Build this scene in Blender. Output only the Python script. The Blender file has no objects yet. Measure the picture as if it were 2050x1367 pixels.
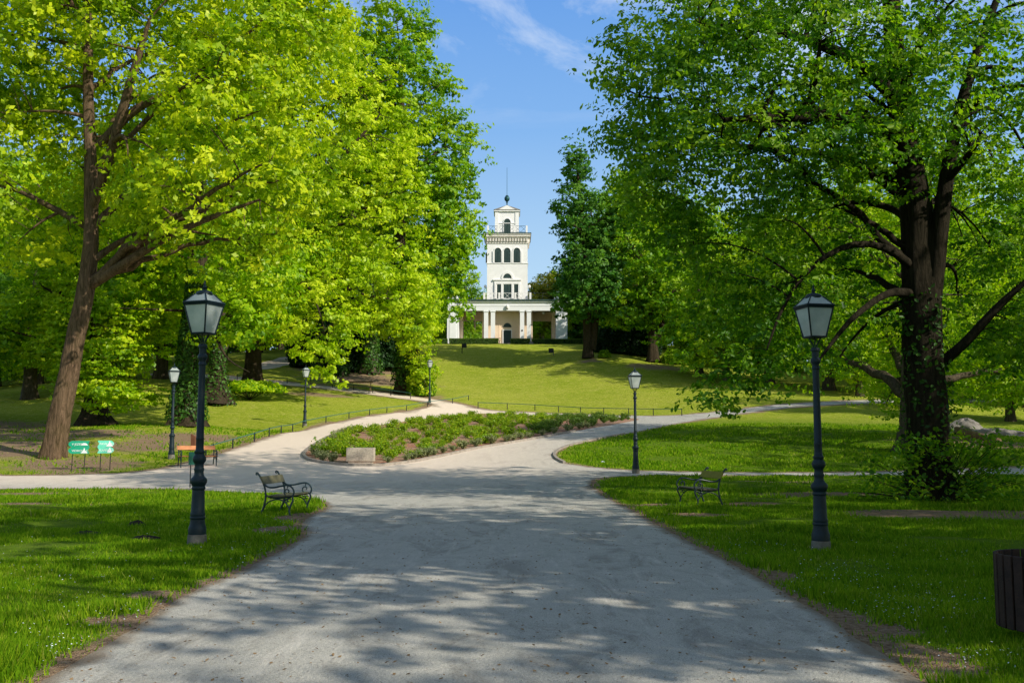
import bpy, math, random
import numpy as np
from mathutils import Vector, Matrix
from mathutils.geometry import delaunay_2d_cdt

rng = np.random.default_rng(7)
random.seed(7)
SC = bpy.context.scene
COL = SC.collection
F = 1993.0; HZ = 880.5; CX = 1025.0; CY = 683.5
TILT = math.atan((HZ - CY) / F)
EYE = np.array([0.0, 0.0, 1.6])
PI = math.pi

# ------------------------------------------------------------------ pixel helpers (give world points at a known distance)
def ray(px, py):
    r = (px - CX) / F; u = (CY - py) / F
    d = np.array([r, math.cos(TILT) - u * math.sin(TILT), math.sin(TILT) + u * math.cos(TILT)])
    return d / d[1]
def P(px, py, d):
    return EYE + ray(px, py) * d

# ------------------------------------------------------------------ terrain
_cp = []
for px, py, d in [
    (1015, 946, 38), (1015, 928, 42), (900, 898, 50), (900, 868, 60), (900, 828, 83), (1015, 815, 88), (1015, 780, 103), (1015, 745, 118),
    (1015, 715, 130), (1015, 697, 140), (1015, 689, 148), (1140, 689, 148), (890, 689, 148),
    (343, 917, 42), (610, 851, 66), (860, 808, 86.6), (1273, 946, 37.6), (500, 860, 62), (560, 768, 95), (590, 716, 130), (105, 915, 42),
    (155, 945, 38), (190, 852, 60), (0, 800, 76), (372, 852, 58), (430, 808, 75), (505, 772, 92), (815, 785, 95), (740, 745, 110),
    (1175, 716, 121), (1310, 723, 121), (1450, 740, 118), (1640, 768, 105), (1400, 830, 76), (1640, 806, 84), (1250, 868, 56), (1500, 900, 47),
    (1700, 945, 38), (2050, 945, 39), (1950, 880, 50), (2050, 860, 62), (600, 800, 82), (760, 830, 76), (300, 760, 90), (1200, 845, 66)]:
    p = P(px, py, d); _cp.append((p[0], p[1], p[2]))
for x in (-60, -30, -12, 0, 12, 30, 60):
    for y in (-10, 5, 15, 24): _cp.append((x, y, 0))
for x in (-75, -50):
    _cp += [(x, 40, .8), (x, 60, 2.4), (x, 90, 6), (x, 130, 12), (x, 160, 15)]
for x in (45, 75):
    _cp += [(x, 40, .3), (x, 60, 1.6), (x, 90, 5.0), (x, 130, 10.5), (x, 160, 14)]
for x in (-30, -12, 0, 12, 30): _cp += [(x, 158, 16.3), (x, 175, 16.5)]
_cp = np.array(_cp)
def _k(r2):
    return np.where(r2 > 1e-9, r2 * np.log(np.maximum(r2, 1e-9)) * .5, 0)
_C = _cp[:, :2] / 50.0
_n = len(_cp)
_A = np.zeros((_n + 3, _n + 3))
_A[:_n, :_n] = _k(((_C[:, None] - _C[None]) ** 2).sum(-1)) + np.eye(_n) * 2e-4
_A[:_n, _n] = 1; _A[:_n, _n + 1:] = _C; _A[_n, :_n] = 1; _A[_n + 1:, :_n] = _C.T
_w = np.linalg.solve(_A, np.concatenate([_cp[:, 2], [0, 0, 0]]))
def sstep(a, b, t):
    t = np.clip((t - a) / (b - a), 0, 1); return t * t * (3 - 2 * t)
def Z(x, y):
    x = np.asarray(x, float); y = np.asarray(y, float)
    xs = np.clip(x, -75, 75) / 50.0; ys = np.clip(y, -10, 170) / 50.0
    sh = np.broadcast(xs, ys).shape
    X = np.broadcast_to(xs, sh).ravel(); Y = np.broadcast_to(ys, sh).ravel()
    out = np.empty(len(X))
    for s in range(0, len(X), 20000):
        a = X[s:s + 20000]; b = Y[s:s + 20000]
        r2 = (a[:, None] - _C[:, 0]) ** 2 + (b[:, None] - _C[:, 1]) ** 2
        out[s:s + 20000] = _k(r2) @ _w[:_n] + _w[_n] + a * _w[_n + 1] + b * _w[_n + 2]
    out = out.reshape(sh)
    f = sstep(16, 34, y)
    return np.maximum(out, -0.1) * f
def z1(x, y): return 0.0 if y < 16 else float(Z(np.array([x]), np.array([y]))[0])
def G(px, py):
    dr = ray(px, py)
    ds = np.concatenate([np.arange(3, 60, .25), np.arange(60, 190, .5)])
    pts = EYE + dr[None] * ds[:, None]
    h = pts[:, 2] - Z(pts[:, 0], pts[:, 1])
    i = np.where(h < 0)[0]
    if len(i) == 0: return EYE + dr * 150
    i = i[0]
    a, b = h[i - 1], h[i]
    d = ds[i - 1] + (ds[i] - ds[i - 1]) * a / (a - b)
    return EYE + dr * d

# ------------------------------------------------------------------ object helpers
def tag(o, label=None, cat=None, group=None, kind=None):
    if label: o['label'] = label
    if cat: o['category'] = cat
    if group: o['group'] = group
    if kind: o['kind'] = kind
    return o
def thing(name, label, cat, loc=(0, 0, 0), rotz=0.0, group=None):
    o = bpy.data.objects.new(name, None); COL.objects.link(o)
    o.location = tuple(float(v) for v in loc); o.rotation_euler = (0, 0, rotz)
    return tag(o, label, cat, group)
def link(name, me, mat=None, parent=None):
    o = bpy.data.objects.new(name, me); COL.objects.link(o)
    if mat is not None: me.materials.append(mat)
    if parent is not None: o.parent = parent
    return o
def dup(root, loc, rotz, label=None, group=None, scale=None):
    r = root.copy(); COL.objects.link(r); r.location = tuple(float(v) for v in loc); r.rotation_euler = (0, 0, rotz)
    if label: r['label'] = label
    if group: r['group'] = group
    if scale is not None: r.scale = scale if hasattr(scale, '__len__') else (scale,) * 3
    for ch in list(root.children):
        c = ch.copy(); COL.objects.link(c); c.parent = r
        for g in list(ch.children):
            d = g.copy(); COL.objects.link(d); d.parent = c
    return r
def npmesh(name, V, faces, smooth=False, attrs=None):
    """V (n,3); faces: (m,k) int array, or list of such arrays"""
    me = bpy.data.meshes.new(name)
    if isinstance(faces, np.ndarray): faces = [faces]
    faces = [f for f in faces if len(f)]
    V = np.ascontiguousarray(V, dtype=np.float32)
    me.vertices.add(len(V)); me.vertices.foreach_set('co', V.ravel())
    tot = np.concatenate([np.full(len(f), f.shape[1], np.int32) for f in faces])
    idx = np.concatenate([f.ravel() for f in faces]).astype(np.int32)
    st = np.concatenate([[0], np.cumsum(tot)[:-1]]).astype(np.int32)
    me.loops.add(len(idx)); me.loops.foreach_set('vertex_index', idx)
    me.polygons.add(len(tot)); me.polygons.foreach_set('loop_start', st); me.polygons.foreach_set('loop_total', tot)
    if smooth: me.polygons.foreach_set('use_smooth', np.ones(len(tot), bool))
    for k, v in (attrs or {}).items():
        a = me.attributes.new(k, 'FLOAT', 'POINT'); a.data.foreach_set('value', np.ascontiguousarray(v, dtype=np.float32))
    me.update(calc_edges=True); me.validate()
    return me

class MB:
    def __init__(s): s.v = []; s.f = []; s.sm = []
    def add(s, V, Fs, smooth=False):
        b = len(s.v); s.v += [tuple(map(float, p)) for p in V]
        for f in Fs: s.f.append([b + i for i in f]); s.sm.append(smooth)
        return s
    def box(s, c, d, rz=0.0):
        x, y, z = d[0] / 2, d[1] / 2, d[2] / 2; ca, sa = math.cos(rz), math.sin(rz)
        V = []
        for dx, dy, dz in [(-x, -y, -z), (x, -y, -z), (x, y, -z), (-x, y, -z), (-x, -y, z), (x, -y, z), (x, y, z), (-x, y, z)]:
            V.append((c[0] + dx * ca - dy * sa, c[1] + dx * sa + dy * ca, c[2] + dz))
        return s.add(V, [(0, 3, 2, 1), (4, 5, 6, 7), (0, 1, 5, 4), (1, 2, 6, 5), (2, 3, 7, 6), (3, 0, 4, 7)])
    def bx(s, x0, x1, y0, y1, z0, z1):
        return s.box(((x0 + x1) / 2, (y0 + y1) / 2, (z0 + z1) / 2), (x1 - x0, y1 - y0, z1 - z0))
    def lathe(s, prof, n=20, c=(0, 0, 0)):
        V = []; Fs = []
        for r, z in prof:
            for k in range(n):
                a = 2 * PI * k / n; V.append((c[0] + r * math.cos(a), c[1] + r * math.sin(a), c[2] + z))
        for i in range(len(prof) - 1):
            for k in range(n):
                Fs.append((i * n + k, i * n + (k + 1) % n, (i + 1) * n + (k + 1) % n, (i + 1) * n + k))
        Fs.append(tuple(range(n))[::-1]); Fs.append(tuple((len(prof) - 1) * n + k for k in range(n)))
        return s.add(V, Fs, True)
    def tube(s, pts, r, n=8, smooth=True):
        pts = [Vector(p) for p in pts]; m = len(pts)
        rr = r if hasattr(r, '__len__') else [r] * m
        V = []; Fs = []; up = None
        for i in range(m):
            t = (pts[min(i + 1, m - 1)] - pts[max(i - 1, 0)]).normalized()
            if up is None:
                up = Vector((0, 0, 1)) if abs(t.z) < .9 else Vector((1, 0, 0))
            a = t.cross(up)
            if a.length < 1e-4: a = t.cross(Vector((0, 1, 0)))
            a.normalize(); b = a.cross(t).normalized(); up = b
            for k in range(n):
                q = 2 * PI * k / n; V.append(pts[i] + (a * math.cos(q) + b * math.sin(q)) * rr[i])
        for i in range(m - 1):
            for k in range(n):
                Fs.append((i * n + k, i * n + (k + 1) % n, (i + 1) * n + (k + 1) % n, (i + 1) * n + k))
        Fs.append(tuple(range(n))[::-1]); Fs.append(tuple((m - 1) * n + k for k in range(n)))
        return s.add(V, Fs, smooth)
    def prism(s, poly, y0, y1):   # poly in xz, extruded along y
        n = len(poly); V = [(x, y0, z) for x, z in poly] + [(x, y1, z) for x, z in poly]
        Fs = [tuple(range(n)), tuple(range(n, 2 * n))[::-1]]
        for i in range(n): Fs.append((i, i + n, (i + 1) % n + n, (i + 1) % n))
        return s.add(V, Fs)
    def band(s, outer, inner, y0, y1):  # open strip between two xz polylines, extruded along y
        n = len(outer)
        V = [(x, y0, z) for x, z in outer] + [(x, y0, z) for x, z in inner] + [(x, y1, z) for x, z in outer] + [(x, y1, z) for x, z in inner]
        Fs = []
        for i in range(n - 1):
            Fs += [(i, i + 1, n + i + 1, n + i), (2 * n + i, 3 * n + i, 3 * n + i + 1, 2 * n + i + 1),
                   (i, 2 * n + i, 2 * n + i + 1, i + 1), (n + i, n + i + 1, 3 * n + i + 1, 3 * n + i)]
        Fs += [(0, n, 3 * n, 2 * n), (n - 1, 3 * n - 1, 4 * n - 1, 2 * n - 1)]
        return s.add(V, Fs)
    def build(s, name, mat, parent=None, bevel=0):
        me = bpy.data.meshes.new(name); me.from_pydata(s.v, [], s.f)
        me.polygons.foreach_set('use_smooth', s.sm); me.update()
        o = link(name, me, mat, parent)
        if any(s.sm):
            try: me.set_sharp_from_angle(angle=math.radians(40))
            except Exception: pass
        if bevel:
            b = o.modifiers.new('bevel', 'BEVEL'); b.width = bevel; b.segments = 2; b.limit_method = 'ANGLE'
        return o

def arch(w, h, x0=0, z0=0, n=12):      # closed xz outline, rectangle with half-round head
    r = w / 2; pts = [(x0 - r, z0), (x0 + r, z0)]
    for i in range(n + 1):
        a = PI * i / n; pts.append((x0 + r * math.cos(a), z0 + h - r + r * math.sin(a)))
    return pts
def archline(w, h, x0=0, z0=0, n=12):  # open line up, over and down
    r = w / 2; pts = [(x0 + r, z0)]
    for i in range(n + 1):
        a = PI * i / n; pts.append((x0 + r * math.cos(a), z0 + h - r + r * math.sin(a)))
    return pts + [(x0 - r, z0)]

# ------------------------------------------------------------------ materials
class NT:
    def __init__(s, name):
        s.m = bpy.data.materials.new(name); s.m.use_nodes = True; s.t = s.m.node_tree; s.t.nodes.clear()
        s.out = s.n('ShaderNodeOutputMaterial')
    def n(s, t, **k):
        o = s.t.nodes.new(t)
        for a, b in k.items(): setattr(o, a, b)
        return o
    def l(s, a, b): s.t.links.new(a, b)
    def noise(s, scale, detail=4, rough=.6, vec=None, dist=0):
        o = s.n('ShaderNodeTexNoise'); o.inputs['Scale'].default_value = scale; o.inputs['Detail'].default_value = detail
        o.inputs['Roughness'].default_value = rough; o.inputs['Distortion'].default_value = dist
        if vec is not None: s.l(vec, o.inputs['Vector'])
        return o.outputs['Fac']
    def pos(s, sc=(1, 1, 1), obj=False):
        c = s.n('ShaderNodeTexCoord') if obj else s.n('ShaderNodeNewGeometry')
        m = s.n('ShaderNodeVectorMath', operation='MULTIPLY'); m.inputs[1].default_value = sc
        s.l(c.outputs['Object' if obj else 'Position'], m.inputs[0]); return m.outputs[0]
    def ramp(s, fac, stops, interp='LINEAR'):
        r = s.n('ShaderNodeValToRGB'); cr = r.color_ramp; cr.interpolation = interp
        while len(cr.elements) < len(stops): cr.elements.new(.5)
        for e, (p, c) in zip(cr.elements, stops):
            e.position = p; e.color = tuple(c) + (1,) if hasattr(c, '__len__') else (c, c, c, 1)
        s.l(fac, r.inputs[0]); return r.outputs[0]
    def mix(s, fac, a, b, mode='MIX'):
        m = s.n('ShaderNodeMix', data_type='RGBA', blend_type=mode)
        for sock, v in ((m.inputs[0], fac), (m.inputs[6], a), (m.inputs[7], b)):
            if hasattr(v, 'links'): s.l(v, sock)
            elif hasattr(v, '__len__'): sock.default_value = tuple(v) + (1,)
            else: sock.default_value = v
        return m.outputs[2]
    def math(s, op, a, b=0.0, clamp=False):
        m = s.n('ShaderNodeMath', operation=op, use_clamp=clamp)
        for sock, v in ((m.inputs[0], a), (m.inputs[1], b)):
            if hasattr(v, 'links'): s.l(v, sock)
            else: sock.default_value = v
        return m.outputs[0]
    def attr(s, name):
        a = s.n('ShaderNodeAttribute'); a.attribute_name = name; return a.outputs['Fac']
    def bump(s, h, strength=.5, dist=.02):
        b = s.n('ShaderNodeBump'); b.inputs['Strength'].default_value = strength; b.inputs['Distance'].default_value = dist
        s.l(h, b.inputs['Height']); return b.outputs[0]
    def pbr(s, col, rough=.8, metal=0, bump=None, spec=.3):
        p = s.n('ShaderNodeBsdfPrincipled')
        if hasattr(col, 'links'): s.l(col, p.inputs['Base Color'])
        else: p.inputs['Base Color'].default_value = tuple(col) + (1,)
        if hasattr(rough, 'links'): s.l(rough, p.inputs['Roughness'])
        else: p.inputs['Roughness'].default_value = rough
        p.inputs['Metallic'].default_value = metal
        p.inputs['Specular IOR Level'].default_value = spec
        if bump is not None: s.l(bump, p.inputs['Normal'])
        s.l(p.outputs[0], s.out.inputs[0]); return s.m

def simple(name, c1, c2, scale=6, rough=.7, metal=0, bs=.3, bd=.01, spec=.3, obj=True, detail=5):
    t = NT(name); v = t.pos(obj=obj); f = t.noise(scale, detail, .65, v); f2 = t.noise(scale * 7, 3, .6, v)
    ff = t.math('ADD', t.math('MULTIPLY', f, .65), t.math('MULTIPLY', f2, .35))
    return t.pbr(t.ramp(ff, [(.35, c1), (.65, c2)]), rough, metal, t.bump(f2, bs, bd), spec)

def leafmat(name, dark, mid, light, trans=.45, tcol=(1.0, 1.15, .35), spec=.12):
    t = NT(name); cv = t.attr('cv')
    big = t.noise(.35, 2, .5, t.pos())
    f = t.math('ADD', t.math('MULTIPLY', cv, .75), t.math('MULTIPLY', big, .5))
    col = t.ramp(f, [(.2, dark), (.55, mid), (.95, light)])
    d = t.n('ShaderNodeBsdfDiffuse'); t.l(col, d.inputs[0])
    tc = t.mix(1.0, col, tcol, 'MULTIPLY')
    tr = t.n('ShaderNodeBsdfTranslucent'); t.l(tc, tr.inputs[0])
    m = t.n('ShaderNodeMixShader'); m.inputs[0].default_value = trans; t.l(d.outputs[0], m.inputs[1]); t.l(tr.outputs[0], m.inputs[2])
    g = t.n('ShaderNodeBsdfGlossy'); g.inputs['Roughness'].default_value = .45; g.inputs[0].default_value = (1, 1, 1, 1)
    m2 = t.n('ShaderNodeMixShader'); m2.inputs[0].default_value = spec * .12; t.l(m.outputs[0], m2.inputs[1]); t.l(g.outputs[0], m2.inputs[2])
    t.l(m2.outputs[0], t.out.inputs[0]); return t.m

def barkmat(name, c1, c2):
    t = NT(name); v = t.pos((1, 1, .16)); n1 = t.noise(8, 6, .75, v, 1.0); n2 = t.noise(1.2, 3, .5, t.pos())
    col = t.ramp(n1, [(.35, c1), (.62, c2)])
    col = t.mix(t.math('MULTIPLY', n2, .45), col, (c2[0] * .55, c2[1] * .75, c2[2] * .4))
    return t.pbr(col, .95, 0, t.bump(n1, 1.0, .12), .1)

M = {}
M['bark_brown'] = barkmat('bark_brown', (.022, .013, .008), (.24, .15, .10))
M['bark_dark'] = barkmat('bark_dark', (.018, .014, .01), (.085, .06, .04))
M['bark_black'] = barkmat('bark_black', (.010, .008, .006), (.05, .038, .027))
M['bark_grey'] = barkmat('bark_grey', (.03, .024, .018), (.14, .105, .075))
M['leaf_oak'] = leafmat('leaf_oak', (.06, .18, .003), (.32, .48, .005), (.66, .72, .012))
M['leaf_yellow'] = leafmat('leaf_yellow', (.15, .30, .004), (.40, .56, .006), (.64, .72, .02))
M['leaf_green'] = leafmat('leaf_green', (.04, .15, .006), (.18, .38, .006), (.44, .58, .012))
M['leaf_linden'] = leafmat('leaf_linden', (.03, .12, .010), (.11, .27, .012), (.33, .49, .016), .55, (1.25, 1.35, .3))
M['leaf_bright'] = leafmat('leaf_bright', (.08, .22, .003), (.30, .50, .005), (.60, .70, .01), .5)
M['leaf_deep'] = leafmat('leaf_deep', (.02, .09, .014), (.06, .19, .02), (.16, .33, .03), .4)
M['leaf_olive'] = leafmat('leaf_olive', (.12, .17, .01), (.28, .30, .02), (.42, .38, .03), .4)
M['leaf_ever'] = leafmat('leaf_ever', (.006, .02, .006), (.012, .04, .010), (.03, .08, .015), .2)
M['leaf_ivy'] = leafmat('leaf_ivy', (.02, .06, .01), (.04, .12, .012), (.09, .2, .02), .3)
M['leaf_bed'] = leafmat('leaf_bed', (.08, .2, .008), (.22, .38, .01), (.40, .50, .015), .4)
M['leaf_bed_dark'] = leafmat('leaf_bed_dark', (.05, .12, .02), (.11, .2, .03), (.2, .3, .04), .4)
M['leaf_silver'] = leafmat('leaf_silver', (.16, .2, .09), (.26, .3, .14), (.4, .42, .2), .3)
M['iron_green'] = simple('iron_green', (.008, .022, .028), (.016, .040, .046), 5, .42, .0, .25, .003, .5)
M['iron_lamp'] = simple('iron_lamp', (.004, .014, .020), (.009, .026, .033), 4, .5, .0, .3, .004, .35)
M['concrete'] = simple('concrete', (.12, .11, .09), (.24, .22, .18), 8, .9)
M['stone_trough'] = simple('stone_trough', (.36, .31, .23), (.66, .58, .46), 14, .95, 0, .8, .02)
M['kerb_stone'] = simple('kerb_stone', (.2, .17, .14), (.42, .37, .31), 5, .9)
M['wood_olive'] = simple('wood_olive', (.08, .075, .04), (.15, .14, .08), 8, .6)
M['wood_yellow'] = simple('wood_yellow', (.17, .16, .02), (.25, .23, .03), 8, .6)
M['wood_orange'] = simple('wood_orange', (.42, .15, .05), (.62, .26, .1), 8, .6)
M['wood_brown'] = simple('wood_brown', (.018, .010, .007), (.05, .027, .018), 10, .7, 0, .6, .006)
M['wood_log'] = simple('wood_log', (.12, .07, .04), (.3, .2, .12), 6, .9, 0, .8, .02)
M['wood_red'] = simple('wood_red', (.10, .035, .02), (.2, .08, .04), 6, .8)
M['sign_green'] = simple('sign_green', (.0, .36, .19), (.01, .42, .24), 3, .35, 0, .05, .001, .5)
M['sign_pale'] = simple('sign_pale', (.10, .62, .42), (.16, .70, .50), 3, .35, 0, .05, .001, .5)  # sign green with the look of full sun put into its colour
M['sign_dark'] = simple('sign_dark', (.01, .08, .05), (.02, .12, .08), 3, .5)
M['sign_white'] = simple('sign_white', (.8, .85, .82), (.9, .93, .9), 3, .5, 0, .05, .001)
M['black'] = simple('black_metal', (.01, .012, .014), (.025, .028, .03), 6, .5)
M['stucco'] = simple('stucco', (.80, .79, .76), (.89, .88, .85), 1.3, .9, 0, .25, .01)
M['stucco_cool'] = simple('stucco_cool', (.80, .82, .82), (.88, .89, .89), 1.0, .9, 0, .25, .01)  # same stucco with cool shade mixed into its colour
M['stucco_warm'] = simple('stucco_warm', (.80, .62, .43), (.88, .72, .54), 1.2, .9, 0, .2, .01)  # cream stucco with bounced light put into its colour
M['stucco_worn'] = simple('stucco_worn', (.60, .54, .45), (.88, .85, .79), 2.6, .95, 0, .7, .05)
M['shutter'] = simple('shutter_green', (.018, .038, .036), (.04, .07, .064), 3, .5)
M['beam'] = simple('beam_brown', (.05, .022, .014), (.1, .045, .03), 3, .7)
M['roof'] = simple('roof_copper', (.03, .06, .055), (.06, .10, .09), 2, .5)
M['copper'] = simple('verdigris', (.01, .05, .055), (.03, .11, .11), 4, .4, .4)
M['white_paint'] = simple('white_paint', (.75, .75, .72), (.84, .83, .8), 4, .6)
M['skin'] = simple('skin', (.5, .32, .24), (.6, .4, .3), 6, .6)
M['shirt'] = simple('shirt_white', (.7, .72, .78), (.82, .83, .86), 6, .8)
M['jeans'] = simple('jeans_navy', (.015, .02, .05), (.03, .04, .09), 6, .8)
M['hair'] = simple('hair', (.3, .2, .08), (.45, .3, .14), 20, .7)
M['soil'] = simple('soil_mound', (.02, .016, .012), (.06, .045, .032), 12, 1, 0, 1, .03)
M['paper'] = simple('paper', (.75, .78, .85), (.88, .9, .95), 9, .8)
M['clay'] = simple('litter_leaf', (.12, .07, .03), (.3, .2, .1), 4, .9)
M['boulder'] = simple('boulder', (.14, .125, .11), (.32, .29, .26), 4, .95, 0, .8, .05)

def glassmat():
    t = NT('frosted_glass'); v = t.pos((1, 1, 1), True); n = t.noise(3.5, 3, .5, v)
    col = t.ramp(n, [(.3, (.62, .70, .67)), (.7, (.90, .94, .91))])
    d = t.n('ShaderNodeBsdfDiffuse'); t.l(col, d.inputs[0]); tr = t.n('ShaderNodeBsdfTranslucent'); t.l(col, tr.inputs[0])
    m = t.n('ShaderNodeMixShader'); m.inputs[0].default_value = .55; t.l(d.outputs[0], m.inputs[1]); t.l(tr.outputs[0], m.inputs[2])
    g = t.n('ShaderNodeBsdfGlossy'); g.inputs['Roughness'].default_value = .12
    m2 = t.n('ShaderNodeMixShader'); m2.inputs[0].default_value = .08; t.l(m.outputs[0], m2.inputs[1]); t.l(g.outputs[0], m2.inputs[2])
    t.l(m2.outputs[0], t.out.inputs[0]); return t.m
M['glass'] = glassmat()

def pathmat():
    t = NT('gravel_path'); p = t.pos(); big = t.noise(.35, 4, .6, p); mid = t.noise(3.0, 5, .7, p); fine = t.noise(45, 3, .7, p); grit = t.noise(140, 2, .6, p)
    vor = t.n('ShaderNodeTexVoronoi'); vor.inputs['Scale'].default_value = 26; t.l(p, vor.inputs['Vector'])
    col = t.ramp(mid, [(.3, (.34, .34, .29)), (.7, (.51, .49, .43))])
    col = t.mix(t.math('MULTIPLY', big, .5), col, (.52, .49, .42))
    col = t.mix(t.ramp(fine, [(.35, .0), (.62, .5)]), col, (.68, .65, .57))
    col = t.mix(t.ramp(grit, [(.50, .0), (.66, .8)]), col, (.11, .10, .085))
    st = t.noise(.9, 5, .75, t.pos((1.3, .5, 1)), 1.2); col = t.mix(t.ramp(st, [(.36, .5), (.5, 0.0)]), col, (.19, .175, .15)); st2 = t.noise(2.2, 4, .7, t.pos((2.2, .25, 1))); col = t.mix(t.ramp(st2, [(.55, 0.0), (.7, .45)]), col, (.66, .62, .54))
    sun_warm = t.attr('warm')
    edge = t.attr('edge')
    col = t.mix(t.math('MULTIPLY', sun_warm, .75), col, t.mix(fine, (.74, .58, .44), (.95, .80, .66)))
    e2 = t.ramp(t.math('ADD', edge, t.math('MULTIPLY', t.math('SUBTRACT', mid, .5), .9)), [(.45, .0), (.8, .75)])
    col = t.mix(e2, col, (.20, .145, .09))
    h = t.math('ADD', t.math('ADD', fine, t.math('MULTIPLY', grit, .5)), t.math('MULTIPLY', vor.outputs['Distance'], .6))
    return t.pbr(col, .95, 0, t.bump(h, .7, .012), .15)
M['path'] = pathmat()
def lawnmat():
    t = NT('lawn_ground'); p = t.pos(); a = t.noise(.12, 4, .6, p); b = t.noise(1.1, 5, .65, p); c = t.noise(14, 4, .75, p); e = t.noise(60, 2, .6, t.pos((1, .35, 1))); f_ = t.noise(4.5, 5, .8, p, .5)
    col = t.ramp(b, [(.3, (.30, .40, .014)), (.7, (.50, .58, .034))])
    col = t.mix(t.ramp(a, [(.4, 0.0), (.7, .8)]), col, (.62, .62, .08))
    col = t.mix(t.ramp(t.math('ADD', t.math('MULTIPLY', b, .5), t.math('MULTIPLY', c, .5)), [(.50, 0.0), (.62, .55)]), col, (.56, .50, .15))
    col = t.mix(t.ramp(e, [(.4, .7), (.6, 0.0)]), col, (.05, .10, .006))
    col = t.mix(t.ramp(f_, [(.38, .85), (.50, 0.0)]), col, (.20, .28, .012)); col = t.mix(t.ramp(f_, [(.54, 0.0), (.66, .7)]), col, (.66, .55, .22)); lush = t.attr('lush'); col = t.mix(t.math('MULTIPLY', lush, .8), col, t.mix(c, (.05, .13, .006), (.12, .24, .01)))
    bare = t.attr('bare')
    bf = t.ramp(t.math('ADD', bare, t.math('MULTIPLY', t.math('SUBTRACT', t.math('ADD', t.math('MULTIPLY', b, .5), t.math('MULTIPLY', c, .5)), .5), 1.6)), [(.36, 0.0), (.58, 1.0)])
    dirt = t.ramp(c, [(.3, (.17, .105, .06)), (.55, (.36, .25, .16)), (.75, (.5, .38, .26))])
    col = t.mix(bf, col, dirt)
    return t.pbr(col, 1, 0, t.bump(t.math('ADD', t.math('MULTIPLY', c, 1.0), e), 1.0, .06), .05)
M['lawn'] = lawnmat()
t = NT('bed_soil'); p = t.pos(); a = t.noise(1.2, 4, .6, p); b = t.noise(22, 4, .7, p)
c_ = t.ramp(b, [(.3, (.2, .10, .06)), (.6, (.42, .28, .19)), (.8, (.6, .46, .36))]); c_ = t.mix(t.ramp(a, [(.5, 0.0), (.65, .8)]), c_, (.40, .13, .08))
M['bed'] = t.pbr(c_, 1, 0, t.bump(b, 1, .04), .05)
def grassmat():
    t = NT('grass_blades'); cv = t.attr('cv'); n = t.noise(.7, 4, .6, t.pos())
    col = t.ramp(t.math('ADD', t.math('MULTIPLY', cv, .6), t.math('MULTIPLY', n, .45)), [(.2, (.06, .17, .006)), (.5, (.17, .34, .010)), (.75, (.34, .46, .02)), (.9, (.55, .52, .14))])
    d = t.n('ShaderNodeBsdfDiffuse'); t.l(col, d.inputs[0]); tr = t.n('ShaderNodeBsdfTranslucent'); t.l(col, tr.inputs[0])
    m = t.n('ShaderNodeMixShader'); m.inputs[0].default_value = .5; t.l(d.outputs[0], m.inputs[1]); t.l(tr.outputs[0], m.inputs[2])
    t.l(m.outputs[0], t.out.inputs[0]); return t.m
M['grass'] = grassmat()

# ------------------------------------------------------------------ ground regions
def resample(pts, step, closed=True):
    out = []; n = len(pts)
    for i in range(n if closed else n - 1):
        a = np.array(pts[i]); b = np.array(pts[(i + 1) % n]); L = np.linalg.norm(b - a)
        d = max(2, (a[1] + b[1]) / 2); st = max(step, d * .012); k = max(1, int(L / st))
        for j in range(k): out.append(tuple(a + (b - a) * j / k))
    if not closed: out.append(tuple(pts[-1]))
    return out
def chaikin(pts, it=1, closed=True):
    for _ in range(it):
        q = []; n = len(pts)
        for i in range(n if closed else n - 1):
            a = np.array(pts[i]); b = np.array(pts[(i + 1) % n]); q += [tuple(a * .75 + b * .25), tuple(a * .25 + b * .75)]
        if not closed: q = [pts[0]] + q + [pts[-1]]
        pts = q
    return pts
def gp(lst): return [tuple(G(px, py)[:2]) for px, py in lst]
path_px = [(75, 1367), (160, 1318), (250, 1272), (330, 1215), (400, 1175), (480, 1145), (545, 1112), (600, 1082), (618, 1066), (600, 1050), (625, 1030), (660, 1016),
           (650, 1002), (600, 992), (560, 986), (480, 986), (380, 979), (250, 977), (120, 977), (0, 978), (-200, 982)]
path_px2 = [(-200, 946), (0, 952), (130, 950), (240, 947), (300, 942), (375, 927), (430, 911), (480, 895), (522, 881), (600, 861), (700, 840), (800, 824), (868, 813), (862, 806),
            (820, 800), (790, 796), (690, 783), (620, 775), (560, 770), (430, 757), (300, 752)]
path_px3 = [(300, 746), (430, 750), (560, 763), (690, 776), (790, 788), (850, 796), (900, 804), (935, 811), (955, 818), (1050, 824), (1150, 828), (1240, 831), (1330, 833), (1440, 823), (1540, 811), (1640, 804), (1800, 799), (2060, 797)]
path_px4 = [(2060, 803), (1800, 806), (1640, 812), (1550, 819), (1450, 832), (1350, 850), (1250, 869), (1170, 884), (1125, 896), (1108, 908), (1112, 918), (1130, 927), (1200, 937), (1300, 943),
            (1500, 946), (1700, 946), (1850, 940), (2060, 932), (2400, 930)]
path_px5 = [(2400, 950), (2060, 948), (1850, 951), (1600, 952), (1400, 951), (1260, 951), (1190, 958), (1180, 972), (1205, 990), (1260, 1018), (1330, 1058), (1400, 1095), (1500, 1145),
            (1600, 1203), (1700, 1265), (1790, 1325), (1850, 1367)]
path_xy = [(-3.15, -9.0), (-3.3, 2.0)] + gp(path_px) + gp(path_px2) + gp(path_px3) + gp(path_px4) + gp(path_px5) + [(2.6, 4.0), (2.7, -9.0)]
bed_px = [(607, 914), (611, 904), (638, 886), (680, 867), (720, 857), (790, 846), (870, 838), (925, 830), (955, 826), (1050, 830), (1150, 833), (1230, 835), (1290, 838),
          (1250, 847), (1150, 863), (1050, 881), (960, 895), (900, 909), (850, 920), (780, 931), (700, 932), (628, 924)]
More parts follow.
